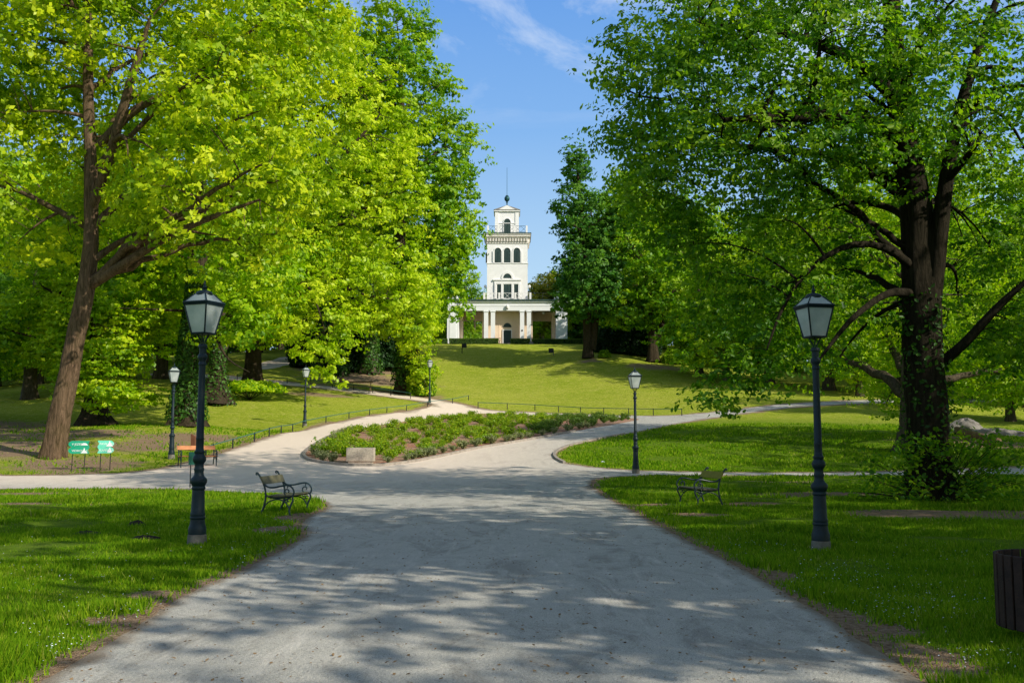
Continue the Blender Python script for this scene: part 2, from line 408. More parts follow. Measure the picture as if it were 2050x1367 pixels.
bed_xy = gp(bed_px)
def rough(pts, amp):
    o = []
    for i, (x, y) in enumerate(pts):
        a = amp * min(1.5, max(.5, y / 20)); o.append((x + a * math.sin(i * 1.7 + y * 3) * .5 + random.uniform(-a, a) * .5, y + random.uniform(-a, a) * .35))
    return o
PATH = rough(resample(chaikin(path_xy, 1), .22), .05)
BED = resample(chaikin(bed_xy, 1), .3)
# second road far up on the left slope
road_px = [(505, 742), (560, 735), (600, 722), (618, 712), (600, 709), (560, 716), (520, 727), (500, 733)]
ROAD = resample(gp(road_px), .8)
def inside(poly, X, Y):
    p = np.array(poly); x1, y1 = p[:, 0], p[:, 1]; x2, y2 = np.roll(x1, -1), np.roll(y1, -1)
    X = np.asarray(X); Y = np.asarray(Y); r = np.zeros(X.shape, bool)
    for a, b, c, d in zip(x1, y1, x2, y2):
        if b == d: continue
        m = ((b > Y) != (d > Y)) & (X < (c - a) * (Y - b) / (d - b) + a); r ^= m
    return r
def segdist(poly, X, Y, closed=True):
    p = np.array(poly); q = np.roll(p, -1, 0)
    if not closed: p, q = p[:-1], q[:-1]
    best = np.full(len(X), 1e9)
    for (a, b), (c, d) in zip(p, q):
        dx, dy = c - a, d - b; L = dx * dx + dy * dy + 1e-12
        tt = np.clip(((X - a) * dx + (Y - b) * dy) / L, 0, 1)
        dd = (X - a - tt * dx) ** 2 + (Y - b - tt * dy) ** 2; best = np.minimum(best, dd)
    return np.sqrt(best)
PATHC = chaikin(path_xy, 1); BEDC = chaikin(bed_xy, 1)

pts = []
def grid(x0, x1, y0, y1, s):
    xs = np.arange(x0, x1, s); ys = np.arange(y0, y1, s); X, Y = np.meshgrid(xs, ys)
    X = X + rng.uniform(-.25, .25, X.shape) * s; Y = Y + rng.uniform(-.25, .25, Y.shape) * s
    return np.stack([X.ravel(), Y.ravel()], 1)
g = [grid(-13, 15, 4, 30, .32), grid(-40, 40, 30, 64, .8), grid(-75, 75, 64, 170, 1.7)]
o_ = grid(-75, 75, -14, 64, 2.5); g.append(o_[~(((o_[:, 0] > -13) & (o_[:, 0] < 15) & (o_[:, 1] > 4) & (o_[:, 1] < 30)) | ((np.abs(o_[:, 0]) < 40) & (o_[:, 1] > 30)))])
o_ = grid(-800, 800, -300, 1000, 40); g.append(o_[(np.abs(o_[:, 0]) > 76) | (o_[:, 1] > 172) | (o_[:, 1] < -16)])
gpt = np.concatenate(g)
allv = []; edges = []
for poly in (PATH, BED, ROAD):
    b = len(allv); allv += list(poly); n = len(poly); edges += [(b + i, b + (i + 1) % n) for i in range(n)]
# drop grid points too near the outlines
bp = np.array(allv)
keep = np.ones(len(gpt), bool)
for s in range(0, len(gpt), 4000):
    q = gpt[s:s + 4000]; d2 = ((q[:, None] - bp[None]) ** 2).sum(-1).min(1); keep[s:s + 4000] = d2 > (.09 + q[:, 1].clip(0, 200) * .003) ** 2
gpt = gpt[keep]
allv += [tuple(p) for p in gpt]
res = delaunay_2d_cdt([Vector(p) for p in allv], edges, [], 0, 1e-5)
TV = np.array([tuple(v) for v in res[0]]); TF = np.array([f for f in res[2] if len(f) == 3])
cen = TV[TF].mean(1)
inp = inside(PATH, cen[:, 0], cen[:, 1]); inb = inside(BED, cen[:, 0], cen[:, 1]); inr = inside(ROAD, cen[:, 0], cen[:, 1])
TZ = Z(TV[:, 0], TV[:, 1])
# gentle unevenness of the turf away from the paths
dp = np.minimum(segdist(PATHC, TV[:, 0], TV[:, 1]), segdist(BEDC, TV[:, 0], TV[:, 1]))
ip = inside(PATHC, TV[:, 0], TV[:, 1])
un = (np.sin(TV[:, 0] * 1.3 + TV[:, 1] * .7) + np.sin(TV[:, 0] * .5 - TV[:, 1] * 1.1 + 2)) * .03
TZ = TZ + un * sstep(.2, 2.5, dp) * (~ip) + rng.normal(0, .004, len(TZ)) * (TV[:, 1] < 60)
TREES_XY = []   # (x, y, radius of bare ground)
def bare_at(X, Y):
    b = np.zeros(len(X))
    d = segdist(PATHC, X, Y)
    b = np.maximum(b, .75 * (1 - sstep(0.0, .55, d)))
    for (x, y, r) in BARE:
        b = np.maximum(b, (.9 if y < 30 else .64) * (1 - sstep(.3, 1.0, np.hypot((X - x) / r[0], (Y - y) / r[1]))))
    return b
def gb(px, py, rx, ry): p = G(px, py); return (p[0], p[1], (rx, ry))
BARE = [gb(1620, 990, 3.6, 2.0), gb(1900, 1030, 4.5, 2.3), gb(1560, 965, 3.0, 1.0), gb(1500, 1010, 1.2, .8), gb(1330, 1012, 1.2, 1.2), gb(1400, 1030, 1.3, 1.0), gb(1650, 1235, .8, .8), gb(1800, 1315, .8, 1.0),
        gb(1540, 1150, .5, 1.0), gb(1850, 1340, .7, .7), gb(1730, 1260, .9, .5),
        gb(150, 930, 5, 4), gb(20, 900, 6, 7), gb(-60, 860, 9, 12), gb(120, 870, 8, 5), gb(300, 890, 4, 6), gb(380, 875, 5, 5), gb(60, 990, 3.0, 1.2), gb(0, 1010, 4.0, 1.4), gb(560, 1060, .8, 1.2),
        gb(600, 1035, .8, 2.0), gb(550, 1000, .8, .7), gb(820, 790, 6, 5), gb(740, 760, 12, 8), gb(640, 790, 6, 3), gb(1310, 735, 6, 4), gb(1180, 722, 3, 2),
        gb(1900, 880, 5, 3.4), gb(2020, 890, 5, 3), gb(700, 740, 12, 9), gb(300, 1190, .5, .4), gb(240, 1240, .6, .5)]
bare = bare_at(TV[:, 0], TV[:, 1])
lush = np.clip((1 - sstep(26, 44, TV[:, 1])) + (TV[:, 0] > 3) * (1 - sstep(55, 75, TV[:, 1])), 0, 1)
dpe = segdist(PATHC, TV[:, 0], TV[:, 1])
edge = (1 - sstep(0, .3, dpe)) * .9
sun_warm = sstep(28, 40, TV[:, 1]) * (1 - sstep(-6, 6, TV[:, 0] - (TV[:, 1] - 40) * .1))  # far left branch painted paler and warmer, standing in for sunshine
def submesh(name, mask, mat, kind):
    f = TF[mask]; u, inv = np.unique(f, return_inverse=True)
    V = np.column_stack([TV[u], TZ[u]])
    me = npmesh(name, V, inv.reshape(f.shape), True, {'bare': bare[u], 'lush': lush[u], 'edge': edge[u], 'warm': sun_warm[u]})
    return tag(link(name, me, mat), kind=kind)
o = submesh('path', inp & ~inb, M['path'], 'structure')
submesh('flower_bed_soil', inb, M['bed'], 'structure')
submesh('road', inr, M['path'], 'structure')
submesh('ground', ~(inp | inb | inr), M['lawn'], 'structure')

# ------------------------------------------------------------------ kerbs
def strip(name, pxs, w, h, mat, label):
    P2 = [np.array(G(*p)) for p in pxs]; c = chaikin([tuple(p[:2]) for p in P2], 2, False)
    mb = MB(); n = len(c); V = []; Fs = []
    for i, (x, y) in enumerate(c):
        a = np.array(c[max(i - 1, 0)]); b = np.array(c[min(i + 1, n - 1)]); tdir = (b - a) / np.linalg.norm(b - a); nn = np.array([-tdir[1], tdir[0]]) * w / 2
        z = z1(x, y)
        V += [(x - nn[0], y - nn[1], z - .05), (x - nn[0], y - nn[1], z + h), (x + nn[0], y + nn[1], z + h), (x + nn[0], y + nn[1], z - .05)]
    for i in range(n - 1):
        for k in range(3): Fs.append((4 * i + k, 4 * i + k + 1, 4 * i + k + 5, 4 * i + k + 4))
    Fs += [(0, 1, 2, 3), tuple(4 * (n - 1) + k for k in (3, 2, 1, 0))]
    mb.add(V, Fs); o = mb.build(name, mat); return tag(o, label, 'kerb')
strip('kerb', [(700, 862), (665, 872), (636, 887), (610, 904), (606, 915), (628, 925), (700, 933), (780, 932), (850, 921), (900, 910), (960, 896), (1050, 882), (1150, 864)], .14, .10, M['kerb_stone'], 'pale stone kerb curving around the pointed end of the flower bed')
strip('kerb', [(1250, 869), (1170, 884), (1125, 896), (1108, 908), (1112, 918), (1130, 927)], .12, .08, M['kerb_stone'], 'stone kerb around the rounded tip of the lawn beside the right hand path')

# ------------------------------------------------------------------ grass blades
HILLS = [(*G(275, 1056)[:2], .17), (*G(172, 1072)[:2], .26), (*G(290, 1080)[:2], .22)]
def grass_field():
    n = 900000
    # sample density falling with distance
    y = 5.5 * (62 / 5.5) ** rng.random(n) ** 1.0
    half = y * .56 + 1.5
    x = rng.uniform(-1, 1, n) * half
    keep = ~inside(PATHC, x, y); x = x[keep]; y = y[keep]
    for hx, hy_, hr in HILLS: kk = np.hypot(x - hx, (y - hy_)) > hr; x = x[kk]; y = y[kk]
    b = bare_at(x, y)
    nz = (np.sin(x * 3.1 + y * 1.3) + np.sin(x * 1.1 - y * 2.7 + 1) + np.sin(x * 7 + y * 5)) / 6
    k2 = rng.random(len(x)) > np.clip(b * 1.3 + nz * .35, 0, .97)
    x = x[k2]; y = y[k2]
    far = rng.random(len(x)) < np.where(y > 30, np.where(x < 0, .35, .7), 1); x = x[far]; y = y[far]
    z = Z(x, y); n = len(x)
    patch = .75 + .5 * (np.sin(x * 2.3 + 1.7 * np.sin(y * 1.1)) * np.sin(y * 1.9 + x * .7))
    h = (.045 + .05 * rng.random(n)) * np.clip(patch, .45, 1.4) * (1 + .25 * (rng.random(n) < .05)); h *= 1 + np.clip((y - 10) / 60, 0, .6)
    tuft = np.clip(np.sin(x * 1.9 + 2 * np.sin(y * .8)) * np.sin(y * 1.4 + np.sin(x * 1.2)) - .35, 0, 1); h *= 1 + 1.5 * tuft * (y < 28)
    w = .0045 + y * .00075
    a = rng.uniform(0, 2 * PI, n); la = rng.uniform(0, 2 * PI, n); ln = rng.uniform(.1, .9, n) * h
    dx = np.cos(a) * w; dy = np.sin(a) * w
    V = np.empty((n, 3, 3))
    V[:, 0] = np.stack([x - dx, y - dy, z - .02], 1); V[:, 1] = np.stack([x + dx, y + dy, z - .02], 1)
    V[:, 2] = np.stack([x + np.cos(la) * ln, y + np.sin(la) * ln, z + h], 1)
    cv = np.repeat(np.clip(rng.normal(.5, .22, n), 0, 1), 3)
    me = npmesh('grass', V.reshape(-1, 3), np.arange(n * 3).reshape(-1, 3), False, {'cv': cv})
    o = link('grass', me, M['grass']); tag(o, 'short green grass blades growing over the park lawns', 'grass', kind='stuff')
grass_field()
def specks(name, label, cat, mat, spots, size, lift, flat=True, n_side=5):
    V = []; Fs = []; b = 0
    for (x, y) in spots:
        z = z1(x, y) + random.uniform(*lift); s = size * random.uniform(.6, 1.3); a0 = random.uniform(0, 6); tx, ty = random.uniform(-.5, .5), random.uniform(-.5, .5)
        for k in range(n_side):
            a = a0 + 2 * PI * k / n_side; q = s * (1 if k % 2 else .7)
            V.append((x + q * math.cos(a), y + q * math.sin(a) * .8, z + q * (tx * math.cos(a) + ty * math.sin(a))))
        Fs.append(list(range(b, b + n_side))); b += n_side
    me = bpy.data.meshes.new(name); me.from_pydata(V, [], Fs); me.update()
    o = link(name, me, mat); tag(o, label, cat, kind='stuff')
sp = []
for (px, py, rx, ry, n) in [(1700, 1160, 150, 45, 230), (1850, 1220, 140, 35, 260), (1950, 1330, 100, 30, 80), (1500, 1090, 120, 30, 120), (1700, 1080, 100, 20, 50), (560, 1060, 60, 25, 120), (480, 1100, 80, 30, 120),
                            (150, 1150, 160, 40, 150), (250, 1230, 160, 35, 120), (100, 1300, 100, 40, 90), (300, 1050, 200, 40, 60), (1900, 1110, 120, 30, 60), (1300, 1040, 60, 20, 40)]:
    for _ in range(n):
        x, y, _z = G(px + random.gauss(0, rx * .55), py + random.gauss(0, ry * .6)); sp.append((x, y))
ins = inside(PATHC, np.array([s[0] for s in sp]), np.array([s[1] for s in sp]))
specks('daisies', 'tiny white daisies scattered through the near grass', 'daisies', M['paper'], [s for s, i in zip(sp, ins) if not i], .0075, (.04, .08))
sp = []
for _ in range(2600):
    y = 5.5 + 20 * random.random() ** 1.6; x = random.uniform(-4, 5); sp.append((x, y))
for i_ in range(2200):      # rows of brown debris along the path edges
    k = random.randrange(len(PATH)); q = PATH[k]
    if q[1] < 34: sp.append((q[0] + random.gauss(0, .10), q[1] + random.gauss(0, .10)))
ins = inside(PATHC, np.array([s[0] for s in sp]), np.array([s[1] for s in sp]))
specks('fallen_debris', 'brown leaf crumbs and twigs lying on the gravel path and its edges', 'leaf litter', M['clay'], sp, .016, (.004, .016), n_side=4)

sp = [(random.uniform(-3.4, 3.2), 5.6 + 11 * random.random() ** 1.5) for _ in range(6000)]
specks('loose_pebbles', 'small loose pebbles scattered on the near gravel path', 'pebbles', M['kerb_stone'], sp, .0065, (.003, .009), n_side=5)
# ------------------------------------------------------------------ trees
def frames(N, T0=None):
    N = N / np.linalg.norm(N, axis=1, keepdims=True)
    A = rng.normal(size=N.shape); T = np.cross(N, A); T /= np.linalg.norm(T, axis=1, keepdims=True) + 1e-9
    return T, np.cross(N, T), N
def leaves(name, C, L, cv, mat, parent, outward=None, upw=.7, fold=False, wr=.62):
    n = len(C); N = rng.normal(size=(n, 3)) * .7; N[:, 2] += upw
    if outward is not None: N += outward * .9
    T, B, N = frames(N); s = L * rng.uniform(.5, 1.35, n)[:, None]
    if fold:
        # six-point leaf folded along the midrib
        dn = N * s * .13
        V = np.stack([C - T * s * .5, C - T * s * .18 + B * s * wr * .48 + dn, C + T * s * .22 + B * s * wr * .40 + dn,
                      C + T * s * .55, C + T * s * .22 - B * s * wr * .40 + dn, C - T * s * .18 - B * s * wr * .48 + dn], 1)
        i = np.arange(n)[:, None] * 6; Fc = np.concatenate([i + np.array([[0, 1, 2, 3]]), i + np.array([[0, 3, 4, 5]])]); k = 6
    else:
        V = np.stack([C - T * s * .5, C + B * s * wr * .5 - T * s * .05, C + T * s * .5, C - B * s * wr * .5 - T * s * .05], 1)
        i = np.arange(n)[:, None] * 4; Fc = i + np.array([[0, 1, 2, 3]]); k = 4
    me = npmesh(name, V.reshape(-1, 3), Fc, False, {'cv': np.repeat(cv, k)})
    return link(name, me, mat, parent)
def btubes(P_, R_, k):
    """P_ (T,S,3) R_ (T,S) -> verts, faces"""
    T, S, _ = P_.shape
    D = np.gradient(P_, axis=1); D /= np.linalg.norm(D, axis=2, keepdims=True) + 1e-9
    ref = np.zeros_like(D); ref[..., 2] = 1; flat = np.abs(D[..., 2]).mean(1) > .8; ref[flat] = (1, 0, 0)
    A = np.cross(D, ref); A /= np.linalg.norm(A, axis=2, keepdims=True) + 1e-9; B = np.cross(A, D)
    q = np.arange(k) * 2 * PI / k
    V = P_[:, :, None] + (A[:, :, None] * np.cos(q)[None, None, :, None] + B[:, :, None] * np.sin(q)[None, None, :, None]) * R_[:, :, None, None]
    idx = np.arange(T * S * k).reshape(T, S, k)
    a = idx[:, :-1]; b = idx[:, 1:]
    Fc = np.stack([a, np.roll(a, -1, 2), np.roll(b, -1, 2), b], -1).reshape(-1, 4)
    return V.reshape(-1, 3), Fc
def polyinterp(pts, rad, S):
    pts = np.array(pts, float); rad = np.array(rad, float); d = np.r_[0, np.cumsum(np.linalg.norm(np.diff(pts, axis=0), axis=1))]
    t = np.linspace(0, d[-1], S)
    # catmull-like smoothing
    q = np.stack([np.interp(t, d, pts[:, i]) for i in range(3)], 1); r = np.interp(t, d, rad)
    for _ in range(3): q[1:-1] = (q[:-2] + q[1:-1] * 2 + q[2:]) / 4
    return q, r
def lumpy(D, ph):
    return 1 + .10 * np.sin(D[:, 0] * 3.1 + ph) * np.sin(D[:, 1] * 2.7 + ph * 2) + .10 * np.sin(D[:, 2] * 5 + ph * 3 + D[:, 0] * 4) + .06 * np.sin(D[:, 0] * 9 + D[:, 2] * 11 + ph)
def build_tree(root, trunk, blobs, leaf, n_leaf, mat, bark, limbs=(), lt=1.0, clump=.9, per=55, auto=8, flare=1.5, fold=False, ivy=None, inner=.5, twigr=.012, droop=0.0, flat=.5, spread=1.0, cvb=0.0, up=.7, sides=18):
    """all coordinates local to root. trunk: (pts, radii); blobs: (centre, radii, weight)"""
    org = np.array(root.location)
    tp, tr = polyinterp([np.array(p) for p in trunk[0]], trunk[1], 40)
    S = len(tp); h = tp[:, 2] - tp[0, 2]; tr = tr * (1 + (flare - 1) * np.exp(-h / (tr[0] * 1.3)))
    V, Fc = btubes(tp[None], tr[None], sides)
    th = np.tile(np.arange(sides) * 2 * PI / sides, S); hh = np.repeat(h, sides)
    c3 = np.repeat(tp, sides, axis=0); amp = .05 + .16 * np.exp(-hh / (tr[0] * 1.6))
    V = c3 + (V - c3) * (1 + amp * np.sin(th * 5 + 1) + .04 * np.sin(th * 3 + hh * 1.3) + .03 * rng.normal(size=len(V)))[:, None]
    VV = [V]; FF = [Fc]; nb = len(V)
    nodes = [tp[S // 3:]]; noder = [tr[S // 3:]]
    W = np.array([b[2] for b in blobs], float); W /= W.sum()
    ncl = max(8, int(n_leaf / per)); CC = []; OO = []
    for (c, r, w_), wt in zip(blobs, W):
        k = max(3, int(ncl * wt)); D = rng.normal(size=(k, 3)); D /= np.linalg.norm(D, axis=1, keepdims=True)
        rad = (inner + (1 - inner) * rng.random(k) ** .6) * lumpy(D, c[0] * 1.7 + c[2])
        CC.append(np.array(c) + D * rad[:, None] * np.array(r)); OO.append(D)
    CC = np.concatenate(CC); OO = np.concatenate(OO)
    gz = Z(CC[:, 0] + org[0], CC[:, 1] + org[1]) - org[2] if root.get('grounded', 1) else np.zeros(len(CC)) - 99
    ok = CC[:, 2] > gz + .5; CC = CC[ok]; OO = OO[ok]
    limb_list = []
    for lp, lr in limbs:
        q, r = polyinterp(lp, lr, 14); limb_list.append((q, r))
    if auto:
        sel = rng.choice(len(CC), auto, replace=False)
        for s_ in sel:
            tgt = CC[s_]; hd = np.hypot(tgt[0] - tp[:, 0], tgt[1] - tp[:, 1])
            zc = tgt[2] - hd * rng.uniform(.45, .9); zc = np.clip(zc, tp[int(S * .3), 2], tp[-2, 2]); j = int(np.argmin(np.abs(tp[:, 2] - zc)))
            a = tp[j]; m = a * .5 + tgt * .5 + np.array([rng.normal(0, .4), rng.normal(0, .4), np.linalg.norm(tgt - a) * .12])
            tt = np.linspace(0, 1, 14)[:, None]; q = a * (1 - tt) ** 2 + 2 * m * tt * (1 - tt) + tgt * tt ** 2
            q[1:-1] += rng.normal(0, .06, (12, 3)) * np.linalg.norm(tgt - a) * .12
            r = lt * tr[j] * rng.uniform(.35, .55) * (1 - tt[:, 0]) ** .8 + .02; limb_list.append((q, r))
    if limb_list:
        Q = np.stack([q for q, r in limb_list]); R = np.stack([r for q, r in limb_list])
        V, Fc = btubes(Q, R, 8); VV.append(V); FF.append(Fc + nb); nb += len(V)
        for q, r in limb_list: nodes.append(q[2:]); noder.append(r[2:])
    ND = np.concatenate(nodes); NR = np.concatenate(noder)
    # secondary boughs, then twigs to the clumps
    for lvl, (cnt, sg, k_) in enumerate(((min(len(CC), 90), 8, 5), (len(CC), 5, 3))):
        T_ = CC[rng.choice(len(CC), cnt, replace=False)] if lvl == 0 else CC
        best = np.zeros(len(T_), int)
        for s in range(0, len(T_), 2000):
            dd = ((T_[s:s + 2000, None] - ND[None]) ** 2 * np.array([1, 1, 1.6])).sum(-1); best[s:s + 2000] = dd.argmin(1)
        A0 = ND[best]; r0 = np.minimum(NR[best] * .6, .11 if lvl == 0 else twigr * 2.2)
        tt = np.linspace(0, 1, sg)[None, :, None]; Lg = np.linalg.norm(T_ - A0, axis=1)[:, None]
        Mi = (A0 + T_) * .5 + rng.normal(size=A0.shape) * Lg * .10 + np.array([0, 0, 1]) * Lg * (.12 + droop)
        Q = A0[:, None] * (1 - tt) ** 2 + 2 * Mi[:, None] * tt * (1 - tt) + T_[:, None] * tt ** 2
        R = np.maximum(r0[:, None] * (1 - .8 * tt[0, :, 0][None]), twigr * .5)
        V, Fc = btubes(Q, R, k_); VV.append(V); FF.append(Fc + nb); nb += len(V)
        if lvl == 0: ND = np.concatenate([ND, Q[:, 2:].reshape(-1, 3)]); NR = np.concatenate([NR, R[:, 2:].reshape(-1)])
        else: TW = Q
    me = npmesh('trunk', np.concatenate(VV), np.concatenate(FF), True); link('trunk', me, bark, root)
    # leaves round clump centres: several flat sprays
    k = len(CC); cs = clump * rng.uniform(.5, 1.35, k); num = rng.poisson(per, k)
    ix = np.repeat(np.arange(k), num); n = len(ix)
    D = rng.normal(size=(n, 3)); D /= np.linalg.norm(D, axis=1, keepdims=True); rr = rng.random(n) ** .45
    off = D * (rr * cs[ix])[:, None] * np.array([1, 1, flat])
    sub = np.clip(rng.normal(size=(k * 8, 3)), -1.5, 1.5) * np.array([.55, .55, .34]) * np.repeat(cs, 8)[:, None]
    off = off * .34 + sub[ix * 8 + rng.integers(0, 8, n)]
    C = CC[ix] + off
    C[:, 2] -= droop * np.hypot(off[:, 0], off[:, 1]) * 1.2
    cs = cs * .85; cvc = rng.normal(.5, .32, k); cv = np.clip(cvc[ix] * .6 + rng.random(n) * .4 + cvb + OO[ix, 2] * .06, 0, 1)
    on = off / (np.linalg.norm(off, axis=1, keepdims=True) + 1e-6); o = leaves('crown', C, leaf, cv, mat, root, on * 1.3 + OO[ix] * .5, up, fold)
    if ivy:
        z0, z1_, cnt, lf = ivy; j = rng.integers(0, S - 1, cnt * 3); j = j[(h[j] >= z0) & (h[j] <= z1_)][:cnt]; n = len(j)
        a = rng.uniform(0, 2 * PI, n); dirv = np.stack([np.cos(a), np.sin(a), rng.normal(0, .2, n)], 1)
        u = rng.random(n)[:, None]; base = tp[j] * (1 - u) + tp[j + 1] * u
        C = base + dirv * (tr[j] * rng.uniform(1.0, 1.35, n))[:, None]
        leaves('ivy', C, lf, rng.random(n), M['leaf_ivy'], root, dirv * 2, .2, fold)
    return root
def loc(root, p): return np.array(p, float) - np.array(root.location)
def blobpx(root, px, py, d, rx, ry, rd, w=None):
    c = loc(root, P(px, py, d)); a = rx * d / F; b = ry * d / F
    return (c, (a, rd, b), w if w else (a * rd + b * rd + a * b))

# --- oak with a leaning trunk on the left
b0 = G(105, 915); b0[2] -= .15
TA = thing('oak_tree', 'big yellow-green tree with leaning brown trunk behind the two green signs', 'tree', b0)
d = b0[1]
def L(root, lst, dd, r): return ([loc(root, P(px, py, dd + k)) for px, py, k in lst], r)
build_tree(TA, L(TA, [(105, 918, 0), (122, 820, 0), (146, 700, 0), (172, 585, 0), (184, 470, 0), (181, 330, 0), (176, 180, 0), (176, 0, 0), (170, -170, 0)], d, [.45, .42, .39, .36, .31, .26, .21, .17, .08]),
    [blobpx(TA, 270, 120, d + 2.5, 330, 230, 7), blobpx(TA, 480, 230, d - 1, 190, 190, 5.5), blobpx(TA, 420, 400, d - 1, 210, 130, 5), blobpx(TA, 70, 330, d + 1.5, 150, 220, 5), blobpx(TA, 540, 60, d, 150, 170, 5),
     blobpx(TA, 50, 80, d + 1, 150, 200, 6), blobpx(TA, 330, -120, d + 1, 300, 180, 8), blobpx(TA, 640, 20, d + 2, 70, 90, 3)],
    .25, 100000, M['leaf_oak'], M['bark_brown'], clump=1.25, per=120, auto=12, flare=1.2, up=.5, twigr=.014, cvb=.08,
    limbs=[L(TA, [(178, 572, 0), (240, 535, -.5), (290, 500, -1), (350, 465, -1.5), (430, 432, -2), (520, 400, -2.5)], d, [.24, .21, .18, .15, .12, .05]),
           L(TA, [(188, 520, 0), (240, 482, .6), (290, 462, 1), (340, 455, 1.5), (420, 470, 2)], d, [.16, .13, .10, .08, .04]),
           L(TA, [(183, 420, 0), (215, 330, -1), (245, 220, -2), (268, 140, -2.5), (300, 40, -3)], d, [.22, .2, .19, .17, .08]),
           L(TA, [(200, 290, -1), (270, 215, -1.5), (350, 182, -2), (430, 150, -3)], d, [.2, .18, .14, .06]),
           L(TA, [(176, 60, 0), (150, 20, -1), (120, -40, -2)], d, [.12, .1, .05])])

def hero(name, label, basepx, leanpts, widths, blobs, leaf, n, mat, bark, **k):
    b = G(*basepx); b[2] -= .15; r = thing(name, label, 'tree', b); d = b[1]
    tr = L(r, [(px, py, 0) for px, py in [basepx] + leanpts], d, widths)
    bl = [blobpx(r, px, py, d + dd, rx, ry, rd) for px, py, dd, rx, ry, rd in blobs]
    lm = [L(r, pts, d, rr) for pts, rr in k.pop('limbs', [])]
    return build_tree(r, tr, bl, leaf, n, mat, bark, limbs=lm, **k)

hero('oak_tree', 'yellowish spreading tree whose crown hangs low over the lamp on the grass slope', (505, 775), [(508, 640), (520, 480), (560, 330), (600, 150), (610, 0)], [.75, .6, .5, .42, .3, .1],
     [(640, 330, -4, 190, 210, 8), (730, 420, -4, 130, 160, 6), (700, 560, -5, 160, 80, 6), (560, 500, -6, 120, 120, 5), (600, 120, -2, 160, 170, 7), (640, 640, -10, 75, 100, 3.2), (790, 620, -4, 80, 75, 4), (560, 640, -6, 90, 50, 4), (740, 240, -2, 110, 110, 5), (650, 705, -12, 42, 50, 2)],
     .35, 82000, M['leaf_yellow'], M['bark_dark'], clump=1.6, per=120, auto=16, twigr=.02, up=.6, cvb=.05, flat=.4,
     limbs=[([(520, 520, 0), (600, 500, -4), (700, 590, -5), (800, 600, -5)], [.3, .22, .14, .05]), ([(540, 400, 0), (620, 380, -5), (700, 300, -6), (760, 230, -6)], [.3, .24, .16, .06]),
            ([(515, 600, 0), (560, 560, -6), (620, 560, -10), (650, 660, -12)], [.2, .16, .1, .04]), ([(560, 330, 0), (640, 220, -3), (700, 180, -4), (780, 160, -4)], [.25, .2, .12, .05])])
hero('ivy_oak_tree', 'tall ivy covered green tree beside the path lamp left of the pavilion', (815, 787), [(812, 680), (800, 560), (800, 400), (805, 240), (800, 120)], [.95, .8, .65, .5, .35, .1],
     [(850, 420, 2, 105, 130, 6), (820, 200, 2, 95, 130, 6), (790, 70, 3, 70, 80, 5), (880, 330, 2, 85, 110, 5), (870, 560, 2, 75, 90, 5), (740, 160, 3, 80, 110, 5), (900, 470, 3, 60, 60, 4), (760, 330, 2, 100, 150, 6)],
     .38, 66000, M['leaf_green'], M['bark_dark'], clump=1.5, per=100, auto=12, twigr=.02, ivy=(.8, 12, 6000, .3), up=.5)
hero('leafy_tree', 'young yellow-green leafy tree drooping over the lamp at the path bend', (838, 792), [(836, 700), (838, 620)], [.25, .2, .08],
     [(830, 650, -1, 50, 60, 2.6), (845, 740, -1, 26, 45, 1.4), (790, 620, -1, 70, 45, 3), (850, 590, -1, 30, 40, 2)],
     .24, 22000, M['leaf_yellow'], M['bark_dark'], clump=.8, per=50, auto=5, twigr=.015)
hero('ivy_tree', 'thick ivy clad trunk tree directly behind the leftmost large lamp post', (372, 853), [(378, 740), (392, 620), (400, 500), (405, 300)], [.75, .62, .55, .45, .2],
     [(430, 500, 3, 170, 110, 6), (320, 470, 4, 150, 110, 6), (500, 560, 0, 90, 70, 4), (400, 330, 4, 200, 150, 7), (470, 640, -1, 70, 50, 3), (300, 610, 2, 80, 60, 4)],
     .28, 62000, M['leaf_bright'], M['bark_dark'], clump=1.3, per=100, auto=9, ivy=(.3, 9, 7000, .2), twigr=.017,
     limbs=[([(385, 650, 0), (430, 660, -2), (450, 720, -3), (500, 745, -3.5)], [.14, .11, .06, .02])])
hero('lime_tree', 'bright lime green tree with low tiered branches touching the ground behind the signs', (190, 852), [(188, 760), (184, 640), (180, 520)], [.62, .42, .32, .1],
     [(205, 640, -1, 90, 60, 4), (240, 700, -2, 70, 55, 3.4), (190, 770, -2.5, 62, 42, 3), (150, 690, -1, 70, 80, 3.6), (260, 790, -2, 60, 22, 2), (90, 640, 1, 90, 80, 4), (290, 640, -1, 70, 40, 3), (180, 540, 1, 130, 70, 5)],
     .22, 62000, M['leaf_bright'], M['bark_dark'], clump=.95, per=90, auto=12, flare=2.0, twigr=.012, flat=.25, up=1.1, inner=.3, cvb=.08)
hero('mossy_tree', 'dark mossy trunk tree with broad foot standing on the shaded left slope', (430, 808), [(436, 740), (440, 640), (438, 520)], [.75, .5, .42, .2],
     [(470, 600, 6, 120, 80, 6), (560, 480, 8, 110, 120, 6), (470, 450, 8, 140, 120, 7)],
     .3, 30000, M['leaf_green'], M['bark_dark'], clump=1.2, per=50, auto=6, flare=1.9, ivy=(0, 5, 1500, .2), twigr=.02)
for k, (px, py, ww, top, lab) in enumerate([(740, 748, .85, 420, 'straight ivy covered trunk rising before the dark evergreen thicket'), (680, 752, .55, 430, 'slender shaded tree trunk at the left edge of the dark thicket'), (640, 740, .6, 400, 'shaded trunk rising behind the hanging yellow-green branch')]):
    hero('ivy_tree', lab, (px, py), [(px, 650), (px - 4, 560), (px, top)], [ww, ww * .85, ww * .7, .2],
         [(px, 450, 4, 80, 100, 5), (px - 20, 350, 5, 80, 100, 6)], .34, 14000, M['leaf_green'], M['bark_grey'], clump=1.3, per=45, auto=4, ivy=(0, 12, 5000, .3), twigr=.02)
